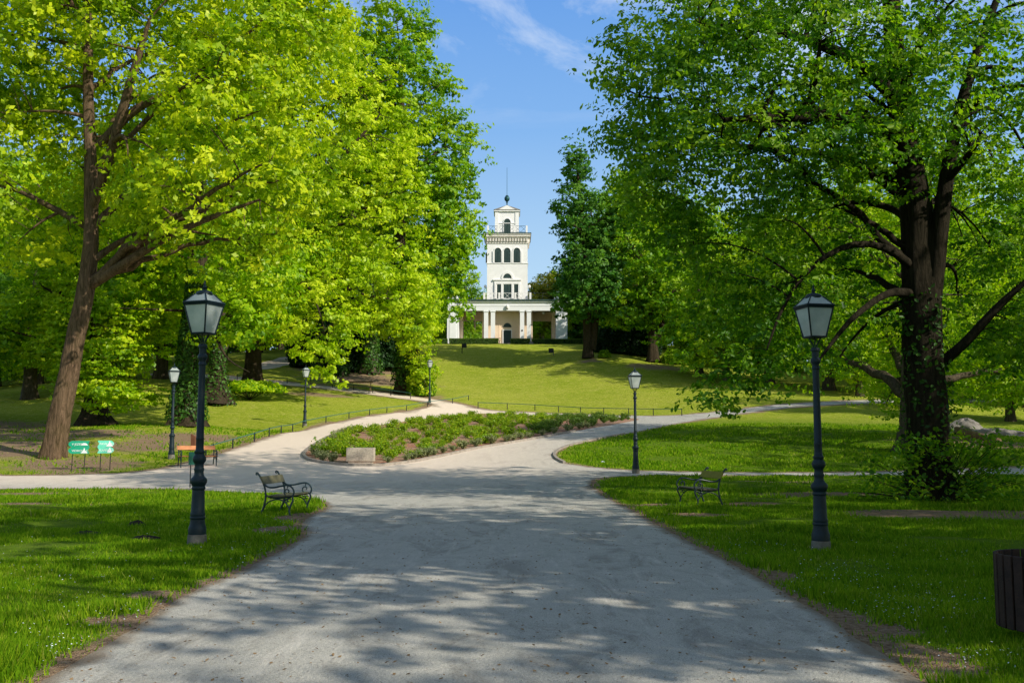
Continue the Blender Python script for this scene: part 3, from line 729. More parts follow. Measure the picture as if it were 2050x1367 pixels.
# the two leaning trunks at the left edge
hero('slanting_tree', 'dark slanting trunk tree at the far left edge behind the leaning brown trunk', (-12, 775), [(5, 690), (45, 560), (75, 470), (95, 400)], [.45, .42, .38, .3, .15],
     [(60, 520, 3, 120, 90, 5), (10, 620, 3, 110, 90, 5), (30, 400, 4, 130, 120, 6), (50, 720, 2, 80, 55, 3.5)], .24, 50000, M['leaf_green'], M['bark_grey'], clump=1.1, per=55, auto=6, twigr=.016)

# --- big linden at the right
b0 = G(1868, 1003); b0[2] -= .15
TR = thing('linden_tree', 'huge dark trunked linden overhanging the path with leafy shoots around its base', 'tree', b0); d = b0[1]
build_tree(TR, L(TR, [(1868, 1010, 0), (1862, 930, 0), (1856, 800, 0), (1848, 650, 0), (1842, 520, 0), (1836, 400, 0), (1810, 280, 0), (1792, 150, 0), (1785, 0, 0), (1780, -200, 0)], d, [.56, .53, .51, .49, .48, .41, .33, .28, .22, .1]),
    [blobpx(TR, 1560, 130, d - 1, 330, 200, 6), blobpx(TR, 1300, 200, d, 120, 90, 3), blobpx(TR, 1420, 330, d - 1, 190, 150, 4.5), blobpx(TR, 1650, 330, d - 1, 170, 130, 5), blobpx(TR, 1900, 150, d - 1, 260, 220, 6), blobpx(TR, 1985, 450, d + 2.5, 140, 200, 3),
     blobpx(TR, 1500, 560, d, 120, 150, 3.2), blobpx(TR, 1470, 740, d - .5, 75, 55, 1.5), blobpx(TR, 1640, 590, d + 2, 150, 150, 3.4), blobpx(TR, 1440, 800, d - .5, 45, 40, .8), blobpx(TR, 1400, 60, d, 130, 80, 3),
     blobpx(TR, 1600, -130, d, 350, 150, 7), blobpx(TR, 2050, 650, d, 110, 110, 3), blobpx(TR, 1290, 290, d, 75, 60, 1.8), blobpx(TR, 1300, 400, d, 70, 50, 1.5), blobpx(TR, 1370, 470, d, 80, 60, 1.8), blobpx(TR, 1400, 640, d - .3, 60, 70, 1.2), blobpx(TR, 1540, 690, d - .5, 50, 70, 1.2), blobpx(TR, 1260, 90, d, 60, 60, 1.6)],
    .13, 100000, M['leaf_linden'], M['bark_black'], lt=.5, clump=.85, per=75, auto=9, flare=1.25, fold=True, twigr=.008, droop=.18, flat=.35, up=.9, inner=.25, ivy=(0, 5.5, 1100, .12),
    limbs=[L(TR, [(1835, 545, 0), (1800, 505, -.6), (1745, 480, -1), (1680, 490, -1.4), (1610, 540, -1.6), (1560, 620, -1.8), (1535, 700, -2)], d, [.14, .11, .09, .075, .06, .045, .02]),
           L(TR, [(1838, 590, 0), (1780, 580, -.8), (1700, 640, -1.6), (1640, 720, -2)], d, [.14, .1, .07, .03]),
           L(TR, [(1838, 470, 0), (1800, 420, .8), (1720, 400, 1.4), (1640, 420, 2)], d, [.14, .1, .08, .03]),
           L(TR, [(1858, 640, 0), (1872, 560, -.3), (1880, 460, -.4), (1895, 350, -.5), (1915, 230, -.6), (1970, 60, -.8), (2020, -60, -1)], d, [.30, .27, .24, .2, .16, .12, .06]),
           L(TR, [(1815, 290, 0), (1750, 250, -1), (1650, 225, -2), (1560, 235, -3), (1450, 240, -3.5)], d, [.26, .24, .2, .14, .05]),
           L(TR, [(1800, 200, 0), (1700, 110, -1), (1560, 60, -1.5), (1400, 50, -2)], d, [.2, .16, .1, .04]),
           L(TR, [(1880, 730, 0), (1930, 690, -.6), (2000, 610, -1), (2080, 540, -1.5)], d, [.16, .13, .1, .05]),
           L(TR, [(1850, 430, 0), (1760, 330, 1), (1600, 300, 2), (1420, 290, 2), (1280, 270, 1)], d, [.2, .16, .11, .07, .03])])
# shoots round its foot
n = 3300; k = 95
cc = np.stack([rng.uniform(-2.4, 2.4, k), rng.uniform(-1.4, .3, k), rng.uniform(.15, 1.7, k)], 1); cc[:, 0] *= 1 - cc[:, 2] * .22
ix = rng.integers(0, k, n); C = cc[ix] + rng.normal(0, .17, (n, 3))
o = leaves('basal_shoots', C, .12, np.clip(rng.random(n) * .5 + rng.random(k)[ix] * .7, 0, 1), M['leaf_linden'], TR, None, .8, True)
Q = np.stack([np.array([0, -.3, 0]) * (1 - t_) + cc * t_ + np.array([0, 0, .3]) * t_ * (1 - t_) for t_ in np.linspace(0, 1, 5)], 1)
V, Fc = btubes(Q, np.full(Q.shape[:2], .009), 4); link('shoot_stems', npmesh('shoot_stems', V, Fc, True), M['bark_dark'], TR)

hero('double_trunk_tree', 'tall dark green tree with a forked trunk standing on the crest right of the pavilion', (1177, 717), [(1176, 640), (1172, 560), (1165, 450), (1155, 330)], [.62, .54, .44, .34, .1],
     [(1145, 340, 0, 26, 50, 3), (1155, 430, 0, 44, 60, 4.5), (1170, 520, 0, 62, 60, 5), (1190, 600, -2, 75, 45, 5), (1240, 470, 2, 60, 70, 5), (1135, 600, -3, 22, 30, 2), (1200, 540, -2, 60, 60, 5)],
     .40, 36000, M['leaf_deep'], M['bark_dark'], clump=1.4, per=80, auto=12, twigr=.025, inner=.35, cvb=.05, flare=1.15,
     limbs=[([(1185, 700, 0), (1192, 640, 0), (1205, 560, 0), (1230, 480, 0)], [.5, .42, .3, .1])])
hero('forked_tree', 'bushy green tree with a forked trunk further right along the lawn crest', (1308, 724), [(1306, 660), (1300, 600), (1290, 520)], [.62, .5, .4, .1],
     [(1290, 520, 0, 80, 100, 6), (1340, 600, 0, 75, 60, 5), (1270, 620, -1, 60, 40, 4), (1260, 400, 3, 60, 70, 5)],
     .40, 36000, M['leaf_green'], M['bark_dark'], clump=1.4, per=80, auto=8, twigr=.025,
     limbs=[([(1310, 700, 0), (1325, 650, 0), (1340, 600, 0), (1360, 560, 0)], [.42, .34, .25, .1])])
hero('grey_tree', 'grey trunked tree half hidden behind the huge linden', (1832, 905), [(1830, 830), (1826, 700), (1822, 560)], [.62, .55, .42, .15],
     [(1700, 500, 4, 200, 120, 5), (1900, 620, 4, 180, 120, 5), (1980, 760, 4, 130, 60, 3), (1690, 650, 4, 120, 80, 4), (1800, 380, 4, 200, 120, 6), (1790, 780, 5, 90, 50, 2.5)],
     .17, 70000, M['leaf_bright'], M['bark_grey'], clump=.9, per=55, auto=9, twigr=.012, flat=.35)

# --- generic background trees (shared meshes)
def generic(mat, bark, H, R, leaf, n, low, label, at, group, sc=1.0, rz=0.0, narrow=False):
    b = np.array([at[0], at[1], z1(at[0], at[1]) - .3]); r = thing('broadleaf_tree', label, 'tree', b, 0, group); r['grounded'] = 0
    tr = ([(0, 0, 0), (.1, 0, H * .25), (-.2, .1, H * .55), (.1, 0, H * .9)], [.5, .42, .3, .08])
    bl = []
    for _ in range(7):
        a = rng.uniform(0, 2 * PI); q = rng.uniform(.2, .6) * R; zz = rng.uniform(low + .18, .8) * H
        rr_ = R * rng.uniform(.45, .7) * (1.15 - zz / H * .5); bl.append(((math.cos(a) * q, math.sin(a) * q, zz), (rr_, rr_, rr_ * .85), rr_ * rr_))
    bl.append(((0, 0, H * .85), (R * .5, R * .5, H * .16), R * R * .3)); bl.append(((0, 0, H * (low + .15)), (R * .8, R * .8, H * .14), R * R * .6))
    build_tree(r, tr, bl, leaf, n, mat, bark, clump=1.4, per=85, auto=8, twigr=.02, flare=1.5)
    del r['grounded']; r.scale = (sc,) * 3; r.rotation_euler = (0, 0, rz); return r
GEN = {}
def put(kind, px, d, sc, label, group=None, x=None):
    X = (px - CX) / F * d if x is None else x
    at_ = (X, d)
    if kind not in GEN:
        spec = dict(g=(M['leaf_green'], 20, 6.5, .34, 26000, .12), b=(M['leaf_bright'], 19, 7, .34, 26000, .10), y=(M['leaf_olive'], 17, 6, .34, 20000, .15), d=(M['leaf_deep'], 21, 6, .34, 24000, .10), s=(M['leaf_linden'], 18, 6.5, .28, 13500, .24))[kind]
        GEN[kind] = generic(spec[0], M['bark_grey'], spec[1], spec[2], spec[3], spec[4], spec[5], label, at_, group, sc, random.uniform(0, 6)); return GEN[kind]
    return dup(GEN[kind], (at_[0], at_[1], z1(*at_) - .3), random.uniform(0, 6), label, group, (sc * random.uniform(.9, 1.1), sc * random.uniform(.9, 1.1), sc))
LB = 'green broadleaf tree in the dense woods on the left slope'; GBL = 'woodland trees on the left slope'
for kind, px, d, sc in [('g', -150, 62, .9), ('b', 60, 76, 1.0), ('g', 200, 80, 1.05), ('g', -60, 95, 1.2), ('b', 320, 92, 1.1), ('g', 120, 105, 1.2), ('d', 260, 120, 1.3), ('g', 420, 118, 1.1), ('d', 520, 150, 1.2), ('d', 620, 165, 1.3), ('g', 380, 150, 1.4),
                        ('g', 700, 160, 1.2), ('d', 470, 175, 1.5), ('b', 0, 128, 1.4), ('g', -200, 120, 1.4), ('d', 100, 150, 1.5), ('g', 560, 185, 1.5), ('d', 740, 140, .9), ('g', 650, 138, 1.0)]:
    put(kind, px, d, sc, LB, GBL)
for i_ in range(16): put(random.choice('gd'), -250 + i_ * 72 + random.uniform(-20, 20), random.uniform(195, 225), 1.6, LB, GBL)
for px, d, sc in [(450, 128, .5), (520, 140, .55), (600, 150, .6), (560, 158, .7), (360, 118, .5), (640, 146, .6), (250, 100, .5), (80, 92, .55), (-20, 88, .5)]: put('d', px, d, sc, LB, GBL)
put('g', 700, 125, 1.1, 'tall green tree rising behind the yellowish spreading crown'); put('d', 760, 128, 1.0, 'deep green tree between the ivy covered trunks and the pavilion lawn')
LT = 'green tree in the woods behind the white pavilion'; GT_ = 'trees behind the pavilion'
for kind, px, d, sc in [('y', 1075, 176, .68), ('g', 930, 182, .85), ('y', 1110, 186, .8), ('b', 985, 190, .75), ('g', 870, 178, 1.0), ('d', 1150, 178, .8), ('d', 900, 200, .95), ('b', 1040, 205, .8), ('g', 820, 190, 1.2), ('g', 1210, 185, 1.0), ('b', 1120, 172, .45), ('g', 950, 174, .5), ('b', 1082, 173, .42), ('b', 925, 176, .42), ('y', 1100, 182, .95), ('b', 1135, 190, 1.0)]:
    put(kind, px, d, sc, LT, GT_)
LR = 'bright green broadleaf tree in the woods beyond the right lawn'; GR_ = 'woodland trees beyond the right lawn'
for kind, px, d, sc in [('b', 1245, 140, .85), ('g', 1290, 150, 1.1), ('b', 1370, 138, .95), ('g', 1440, 132, .9), ('b', 1510, 128, .9), ('b', 1600, 122, .9), ('g', 1700, 118, .95), ('b', 1800, 108, .95), ('b', 1930, 98, .95), ('b', 2060, 88, 1.0),
                        ('g', 1400, 158, 1.3), ('d', 1550, 155, 1.3), ('g', 1700, 145, 1.4), ('d', 1880, 130, 1.4), ('g', 2080, 115, 1.4), ('b', 1860, 80, .62), ('b', 2020, 70, .65), ('g', 2180, 66, .9), ('b', 1720, 92, .62)]:
    put(kind, px, d, sc, LR, GR_)
for i_ in range(18): put(random.choice('gdb'), 1190 + i_ * 62 + random.uniform(-20, 20), random.uniform(165, 210), 1.5, LR, GR_)
for px, d, sc in [(1330, 140, .5), (1390, 142, .5), (1450, 136, .5), (1520, 130, .5), (1600, 124, .5), (1680, 116, .5), (1760, 108, .5), (1250, 150, .5), (1480, 150, .7), (1850, 100, .5), (1950, 92, .5), (2050, 84, .5)]: put('g', px, d, sc, LR, GR_)
# trees to the right of the path, out of the picture, whose shade falls on it
put('g', 1400, 110, .85, LR, GR_); put('b', 1455, 104, .85, LR, GR_); put('g', 1540, 104, .95, LR, GR_); put('g', 1660, 98, 1.0, LR, GR_)
LS = 'tall linden right of the wooden litter bin shading the foreground'; GS = 'lindens shading the path from the right'
for x, y, sc in [(15, 8.5, .9), (16.5, 4.2, 1.15), (12.5, 5, 1.2), (18, -6, .8), (27, 8, .9), (12, -12, .9), (22, -10, 1.1), (20, 14, .9), (29, 13, 1.1), (23, 22, .95), (32, 24, 1.1), (30, 34, .95), (3, -16, .9), (30, -3, 1.2), (38, 40, 1.1)]:
    put('s', 0, y, sc, LS, GS, x)

# dark evergreen thicket behind the trunks
def bushmesh(root, R, H, leaf, n, mat, base=0.0):
    D = rng.normal(size=(n, 3)); D /= np.linalg.norm(D, axis=1, keepdims=True); D[:, 2] = np.abs(D[:, 2])
    rad = (.55 + .45 * rng.random(n) ** .5) * (1 + .18 * np.sin(D[:, 0] * 7 + D[:, 2] * 5) * np.sin(D[:, 1] * 6 + 1))
    C = D * rad[:, None] * np.array([R, R, H]); C[:, 2] += base
    leaves('foliage', C, leaf, rng.random(n), mat, root, D, .3)
    st = [];
    for _ in range(9):
        a = rng.uniform(0, 2 * PI); e = np.array([math.cos(a) * R * .6, math.sin(a) * R * .6, H * .75]); st.append(np.stack([e * t_ * np.array([1, 1, 1]) + np.array([0, 0, .0]) for t_ in np.linspace(0, 1, 5)]))
    V, Fc = btubes(np.stack(st), np.full((9, 5), R * .012 + .004), 4); link('stems', npmesh('stems', V, Fc, True), M['bark_dark'], root)
    return root
first = None
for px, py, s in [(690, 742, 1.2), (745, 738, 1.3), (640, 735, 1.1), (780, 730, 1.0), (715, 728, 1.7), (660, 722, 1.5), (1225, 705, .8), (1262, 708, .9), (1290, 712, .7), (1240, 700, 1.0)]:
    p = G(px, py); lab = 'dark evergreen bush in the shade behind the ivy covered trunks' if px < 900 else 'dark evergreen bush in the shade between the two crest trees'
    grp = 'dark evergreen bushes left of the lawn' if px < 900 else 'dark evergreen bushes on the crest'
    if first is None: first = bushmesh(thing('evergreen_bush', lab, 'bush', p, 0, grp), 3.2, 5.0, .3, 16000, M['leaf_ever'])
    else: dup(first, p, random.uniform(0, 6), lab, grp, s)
first = None
for px, py, s in [(1345, 728, 1.0), (1375, 730, .9), (1402, 733, .8), (1210, 716, .6), (1430, 736, .9)]:
    p = G(px, py); lab = 'rounded light green shrub along the edge of the lawn right of the forked tree'
    if first is None: first = bushmesh(thing('shrub', lab, 'shrub', p, 0, 'shrubs on the right lawn edge'), 1.3, 1.6, .2, 5000, M['leaf_green'])
    else: dup(first, p, random.uniform(0, 6), lab, 'shrubs on the right lawn edge', s)
o = bushmesh(thing('sapling', 'small bright green sapling low on the grass under the dark trees', 'sapling', G(500, 800)), 2.6, .9, .26, 4000, M['leaf_bright'], .6)
bushmesh(thing('ivy_bush', 'rounded green bush at the foot of the ivy covered tree beside the lamp', 'bush', G(842, 792)), 1.3, 3.0, .22, 7000, M['leaf_green'])

# ------------------------------------------------------------------ flower bed planting
bedw = np.array(bed_xy)
def plant(kind, label, p, R, H, n, leaf, mat):
    r = thing('bedding_shrub' if kind < 3 else 'lavender_tuft', label, 'shrub' if kind < 3 else 'lavender', p)
    stn = 16; Q = []; C = []; OUT = []
    for i in range(stn):
        a = rng.uniform(0, 2 * PI); q = rng.uniform(.1, 1) * R; hh = H * rng.uniform(.6, 1.1); pts_ = np.stack([np.array([math.cos(a) * q * t_, math.sin(a) * q * t_, hh * t_ ** .8]) for t_ in np.linspace(0, 1, 5)]); Q.append(pts_)
        m = n // stn; u = rng.uniform(.15, 1.05, m); j = np.stack([np.interp(u, np.linspace(0, 1, 5), pts_[:, q_]) for q_ in range(3)], 1); C.append(j + rng.normal(0, R * .10, (m, 3)))
    C = np.concatenate(C); C[:, 2] = np.abs(C[:, 2]); leaves('foliage', C, leaf, rng.random(len(C)), mat, r, None, .5)
    V, Fc = btubes(np.stack(Q), np.full((stn, 5), .006), 3); link('stems', npmesh('stems', V, Fc, True), M['bark_grey'], r)
    return r
protos = {}
bx0, by0 = bedw.min(0); bx1, by1 = bedw.max(0); cnt = 0; tries = 0; placed = []; TRX, TRY = G(720, 928)[:2]; TRY += .3
while cnt < 295 and tries < 9000:
    tries += 1; x = random.uniform(bx0, bx1); y = random.uniform(by0, by1)
    if not inside(BEDC, np.array([x]), np.array([y]))[0]: continue
    dd = segdist(BEDC, np.array([x]), np.array([y]))[0]
    if dd < .75: continue
    if any((x - a) ** 2 + (y - b) ** 2 < (.60 + .0055 * y) ** 2 for a, b in placed): continue
    if math.sin(x * 1.1 + 1) * math.sin(y * .55) > .50: continue
    if abs(x - TRX) < 1.15 and -1.6 < y - TRY < 1.1: continue
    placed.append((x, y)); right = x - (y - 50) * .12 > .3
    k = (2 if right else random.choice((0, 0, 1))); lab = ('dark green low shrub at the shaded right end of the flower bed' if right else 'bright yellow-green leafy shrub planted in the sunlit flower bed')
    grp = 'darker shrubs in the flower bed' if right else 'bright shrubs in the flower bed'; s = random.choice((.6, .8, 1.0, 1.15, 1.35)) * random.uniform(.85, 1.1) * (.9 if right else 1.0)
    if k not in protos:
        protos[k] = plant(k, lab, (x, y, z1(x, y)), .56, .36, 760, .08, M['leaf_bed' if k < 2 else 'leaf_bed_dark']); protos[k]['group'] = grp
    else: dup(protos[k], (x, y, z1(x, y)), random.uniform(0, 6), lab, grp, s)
    cnt += 1
bc = chaikin(bed_xy, 1); rs = resample(bc, .6)
last = None
for (x, y) in rs:
    if y > 62 or (last and (x - last[0]) ** 2 + (y - last[1]) ** 2 < .75 ** 2): continue
    cx_, cy_ = bedw.mean(0); v = np.array([cx_ - x, cy_ - y]); v /= np.linalg.norm(v)
    best = None
    for a in np.linspace(0, 2 * PI, 16, endpoint=False):
        q = (x + math.cos(a) * .5, y + math.sin(a) * .5)
        if inside(BEDC, np.array([q[0]]), np.array([q[1]]))[0]:
            dq = segdist(BEDC, np.array([q[0]]), np.array([q[1]]))[0]
            if best is None or dq > best[0]: best = (dq, q)
    if best is None or best[0] < .3: continue
    last = (x, y); q = best[1]
    if abs(q[0] - G(719, 927)[0]) < .8 and abs(q[1] - G(719, 927)[1]) < 1.0: continue
    if random.random() < .12: continue
    if 3 not in protos: protos[3] = plant(3, 'rounded silvery lavender tuft along the flower bed kerb', (q[0], q[1], z1(*q)), .34, .34, 900, .06, M['leaf_silver']); protos[3]['group'] = 'lavender tufts along the kerb'
    else: dup(protos[3], (q[0], q[1], z1(*q)), random.uniform(0, 6), None, None, random.uniform(.75, 1.25))

# ------------------------------------------------------------------ street lamps
def lamp(label, p, rz, sc=1.0):
    r = thing('street_lamp', label, 'street lamp', p, rz, 'old fashioned lamps along the paths'); r.scale = (sc,) * 3
    mb = MB(); mb.lathe([(.148, -.1), (.15, .02), (.142, .15), (.13, .16)], 24); mb.build('plinth', M['concrete'], r)
    mb = MB(); mb.lathe([(.128, .16), (.135, .165), (.137, .25), (.132, .27), (.118, .31), (.110, .36), (.108, .39), (.116, .40), (.116, .43), (.108, .44), (.112, .46), (.112, .48), (.104, .50), (.096, .80), (.092, .84), (.106, .86), (.106, .88),
        (.095, .90), (.112, .93), (.126, .96), (.128, 1.0), (.118, 1.02), (.088, 1.05), (.074, 1.08), (.070, 1.13), (.078, 1.15), (.078, 1.17), (.070, 1.19), (.068, 1.24), (.080, 1.26), (.098, 1.29), (.104, 1.32), (.100, 1.35), (.078, 1.38),
        (.072, 1.40), (.082, 1.42), (.082, 1.44), (.064, 1.46), (.060, 1.50), (.060, 1.62), (.063, 1.63), (.063, 1.65), (.058, 1.66), (.050, 2.78), (.060, 2.79), (.060, 2.82), (.052, 2.83), (.052, 2.86), (.072, 2.89), (.076, 2.92), (.070, 2.95),
        (.052, 2.97), (.054, 3.06), (.066, 3.07), (.070, 3.10), (.060, 3.12), (.03, 3.13)], 24); mb.build('post', M['iron_lamp'], r)
    zb, zt = 3.29, 3.745; wb, wt = .125, .212
    mb = MB()
    for k in range(6):
        a = 2 * PI * k / 6; mb.tube([(.025 * math.cos(a), .025 * math.sin(a), 3.10), (.035 * math.cos(a), .035 * math.sin(a), 3.17), (.075 * math.cos(a), .075 * math.sin(a), 3.23), (.10 * math.cos(a), .10 * math.sin(a), 3.285)], .009, 6)
    mb.build('cradle', M['iron_lamp'], r)
    mb = MB(); cs = [(-1, -1), (1, -1), (1, 1), (-1, 1)]
    for i in range(4):
        a, b = cs[i], cs[(i + 1) % 4]
        mb.tube([(a[0] * wb, a[1] * wb, zb), (a[0] * wt, a[1] * wt, zt)], .013, 6, False)
        for w_, z_, r_ in ((wb, zb, .016), (wt, zt, .017)): mb.tube([(a[0] * w_, a[1] * w_, z_), (b[0] * w_, b[1] * w_, z_)], r_, 6, False)
        mb.tube([(a[0] * (wt + .012), a[1] * (wt + .012), zt + .03), (a[0] * .10, a[1] * .10, 3.925)], .012, 6, False)
        mb.tube([(a[0] * (wt + .012), a[1] * (wt + .012), zt + .03), (b[0] * (wt + .012), b[1] * (wt + .012), zt + .03)], .018, 6, False)
    mb.bx(-wb, wb, -wb, wb, zb - .012, zb + .004); mb.build('lantern_frame', M['iron_lamp'], r)
    for nm, (w0, z0, w1, z1_) in (('glass', (wb - .002, zb + .01, wt - .004, zt - .005)), ('roof_glass', (wt + .008, zt + .035, .10, 3.92))):
        for i in range(4):
            a, b = cs[i], cs[(i + 1) % 4]; g_ = MB()
            g_.add([(a[0] * w0, a[1] * w0, z0), (b[0] * w0, b[1] * w0, z0), (b[0] * w1, b[1] * w1, z1_), (a[0] * w1, a[1] * w1, z1_)], [(0, 1, 2, 3)])
            g_.build('roof_pane' if nm == 'roof_glass' else 'glass_pane', M['glass'], r)
    mb = MB(); mb.lathe([(.125, 3.90), (.13, 3.92), (.125, 3.945), (.10, 3.965), (.06, 3.98), (.03, 3.99), (.022, 4.0), (.03, 4.015), (.034, 4.03), (.018, 4.05), (.012, 4.07), (.018, 4.08), (.006, 4.12), (.002, 4.15)], 16); mb.build('cap', M['iron_lamp'], r)
    mb = MB(); mb.lathe([(.02, 3.35), (.025, 3.42), (.05, 3.47), (.055, 3.52), (.03, 3.57), (.005, 3.59)], 12); mb.build('bulb', M['white_paint'], r)
    return r
pl = G(394, 1090); LP = lamp('large dark lamp post in the near left grass before the bench', pl, math.radians(-22), .99)
for (px, py, top, rz, lab) in [(1644, 1103, 570, 12, 'large dark lamp post on a concrete foot in the near right grass'), (343, 917, 727, 25, 'lamp post with sunlit lantern standing beside the two green signs'),
                               (610, 852, 730, 30, 'small lamp post standing at the low green rail on the sunlit slope'), (860, 809, 716, 20, 'lamp post at the bend where the narrow upper path begins'),
                               (1273, 947, 735, 8, 'dark lamp post standing between the right lawn and its bench'), (498, 768, 686, 15, 'distant lamp post half hidden by leaves on the wooded left slope')]:
    p = G(px, py); sc = (py - top) * p[1] / F / 4.14
    dup(LP, p, math.radians(rz), lab, None, sc * (1 if py < 1000 else 1))

# ------------------------------------------------------------------ benches
def spiral(cx, cz, r0, r1, a0, a1, n=14):
    return [(cx + (r0 + (r1 - r0) * i / (n - 1)) * math.cos(a0 + (a1 - a0) * i / (n - 1)), cz + (r0 + (r1 - r0) * i / (n - 1)) * math.sin(a0 + (a1 - a0) * i / (n - 1))) for i in range(n)]
def bez(pts, n=10):
    c = chaikin([tuple(p) for p in pts], 2, False); return c
def bench(label, p, rz, wood, seatwood=None, Lh=.62, group='cast iron park benches'):
    r = thing('park_bench', label, 'bench', p, rz, group)   # faces +x, length along y
    for s in (-1, 1):
        mb = MB(); y = s * Lh
        def tb(pp, rad=.017): mb.tube([(a, y, b) for a, b in pp], rad, 8)
        tb(bez([(-.40, -.02), (-.36, .06), (-.30, .22), (-.27, .42), (-.31, .62), (-.40, .80), (-.47, .90)]), .021)
        tb(spiral(-.485, .875, .03, .008, 1.2, 5.5, 8), .017)
        tb(bez([(-.32, .66), (-.24, .59), (-.10, .585), (.05, .62), (.18, .645), (.27, .62), (.335, .54), (.345, .46), (.31, .41)]), .019)
        tb(spiral(.20, .50, .085, .02, -1.9, -7.0, 18), .015); tb([(.20, .645), (.205, .60), (.19, .575)], .013)
        tb(bez([(-.27, .42), (-.18, .375), (.0, .365), (.16, .38), (.31, .41)]), .021)
        tb(bez([(.30, .41), (.33, .33), (.29, .24), (.245, .14), (.25, .05), (.275, -.02)]), .021)
        tb(bez([(-.345, .09), (-.26, .26), (-.10, .335), (.06, .335), (.17, .27), (.235, .16)]), .014)
        tb(spiral(.235, .31, .05, .015, .5, 5.5, 12), .012); tb(spiral(.17, .30, .045, .015, 2.5, -2.5, 12), .012)
        mb.build('side_frame', M['iron_green'], r)
    mb = MB(); V = []
    for z0, z1_ in ((.665, .825),):
        a = math.atan2(.07, .16)
        mb.add([(-.30, -Lh - .06, z0), (-.30, Lh + .06, z0), (-.37, Lh + .06, z1_), (-.37, -Lh - .06, z1_), (-.33, -Lh - .06, z0 - .012), (-.33, Lh + .06, z0 - .012), (-.40, Lh + .06, z1_ - .012), (-.40, -Lh - .06, z1_ - .012)],
               [(0, 1, 2, 3), (7, 6, 5, 4), (0, 4, 5, 1), (1, 5, 6, 2), (2, 6, 7, 3), (3, 7, 4, 0)])
    mb.build('backrest', wood, r)
    for x0, x1, zz in ((-.24, -.13, .405), (-.11, .0, .40), (.02, .13, .405), (.15, .27, .42)):
        mb = MB(); mb.box(((x0 + x1) / 2, 0, zz), (x1 - x0, 2 * Lh + .1, .03)); mb.build('seat_slat', seatwood or wood, r, .006)
    return r
p = G(574, 1037); q = p.copy(); p1 = G(566, 1030)
bench('dark iron bench with an olive backrest board on the near left grass tip', (p1[0] + .0, p1[1] + .45, z1(p1[0], p1[1])), math.radians(-6), M['wood_olive'])
p1 = G(1405, 1012)
bench('dark iron bench with a yellow backrest board on the right grass', (p1[0], p1[1] + .4, z1(p1[0], p1[1])), math.radians(180 + 10), M['wood_yellow'], M['wood_olive'])
p1 = G(392, 934)
bench('bench with orange wooden slats beside the path behind the leftmost large lamp', (p1[0], p1[1] + .2, z1(p1[0], p1[1])), math.radians(-62), M['wood_orange'], None, .68)
# rustic bench on the slope
p1 = G(718, 782); r = thing('rustic_bench', 'long weathered wooden bench under the trees on the upper path', 'bench', p1, .1)
MB().box((0, 0, .42), (2.6, .4, .07)).build('seat', M['wood_log'], r, .01); MB().box((0, .25, .82), (2.6, .06, .16)).build('backrest', M['wood_log'], r, .01)
for x in (-1.1, 1.1):
    MB().box((x, 0, .19), (.1, .4, .42)).build('leg', M['wood_log'], r); MB().box((x, .30, .42), (.08, .06, .84)).build('back_post', M['wood_log'], r)
p1 = G(387, 902); r = thing('wooden_post', 'reddish wooden post behind the orange slatted bench', 'post', p1)
MB().add([(-.1, -.1, -.1), (.1, -.1, -.1), (.1, .1, -.1), (-.1, .1, -.1), (-.1, -.1, .75), (.1, -.1, .62), (.1, .1, .62), (-.1, .1, .75)], [(0, 3, 2, 1), (4, 5, 6, 7), (0, 1, 5, 4), (1, 2, 6, 5), (2, 3, 7, 6), (3, 0, 4, 7)]).build('post', M['wood_red'], r, .01)
p1 = G(683, 776); r = thing('wooden_post', 'weathered wooden post beneath the hanging yellow-green branch', 'post', p1)
mb = MB(); mb.lathe([(.16, -.2), (.15, .5), (.14, 1.0), (.12, 1.02), (.04, 1.04)], 12); mb.build('post', M['wood_log'], r)

# ------------------------------------------------------------------ low rails
def fence(pxs, label, h, n, mat, close=False):
    pts_ = [np.array(G(*p)) for p in pxs]; r = thing('low_fence', label, 'fence', pts_[0]); o = np.array(pts_[0])
    dd = np.r_[0, np.cumsum([np.linalg.norm(b - a) for a, b in zip(pts_[:-1], pts_[1:])])]; A = np.array(pts_); tt = np.linspace(0, dd[-1], n)
    Q = np.stack([np.interp(tt, dd, A[:, k]) for k in range(3)], 1); Q[:, 2] = Z(Q[:, 0], Q[:, 1]); Q -= o
    tj = np.linspace(0, dd[-1], n * 3); RQ = np.stack([np.interp(tj, tt, Q[:, k]) for k in range(3)], 1)
    MB().tube([tuple(q + np.array([0, 0, h])) for q in RQ], .024, 8).build('rail', M['iron_rail'], r)
    for q in Q:
        mb = MB(); mb.tube([tuple(q + np.array([0, 0, -.1])), tuple(q + np.array([0, 0, h + .04]))], [.035, .032], 8); mb.build('post', M['black'], r)
M['iron_rail'] = simple('iron_rail', (.02, .10, .085), (.04, .16, .13), 6, .5)
fence([(412, 914), (440, 905), (480, 893), (522, 880), (552, 869), (608, 855), (668, 843), (728, 833), (788, 824), (862, 812), (900, 809), (938, 801)], 'long low green rail between the left grass slope and the pale path', .42, 15, None)
fence([(475, 760), (520, 763), (590, 768), (633, 772), (675, 777), (725, 783), (775, 791), (822, 798)], 'low thin rail along the narrow upper path under the trees', .5, 9, None)
fence([(957, 817), (1017, 819), (1078, 822), (1135, 826), (1190, 829), (1240, 830), (1285, 831), (1330, 832), (1365, 832)], 'low thin rail between the sunlit lawn and the flower bed', .5, 9, None)

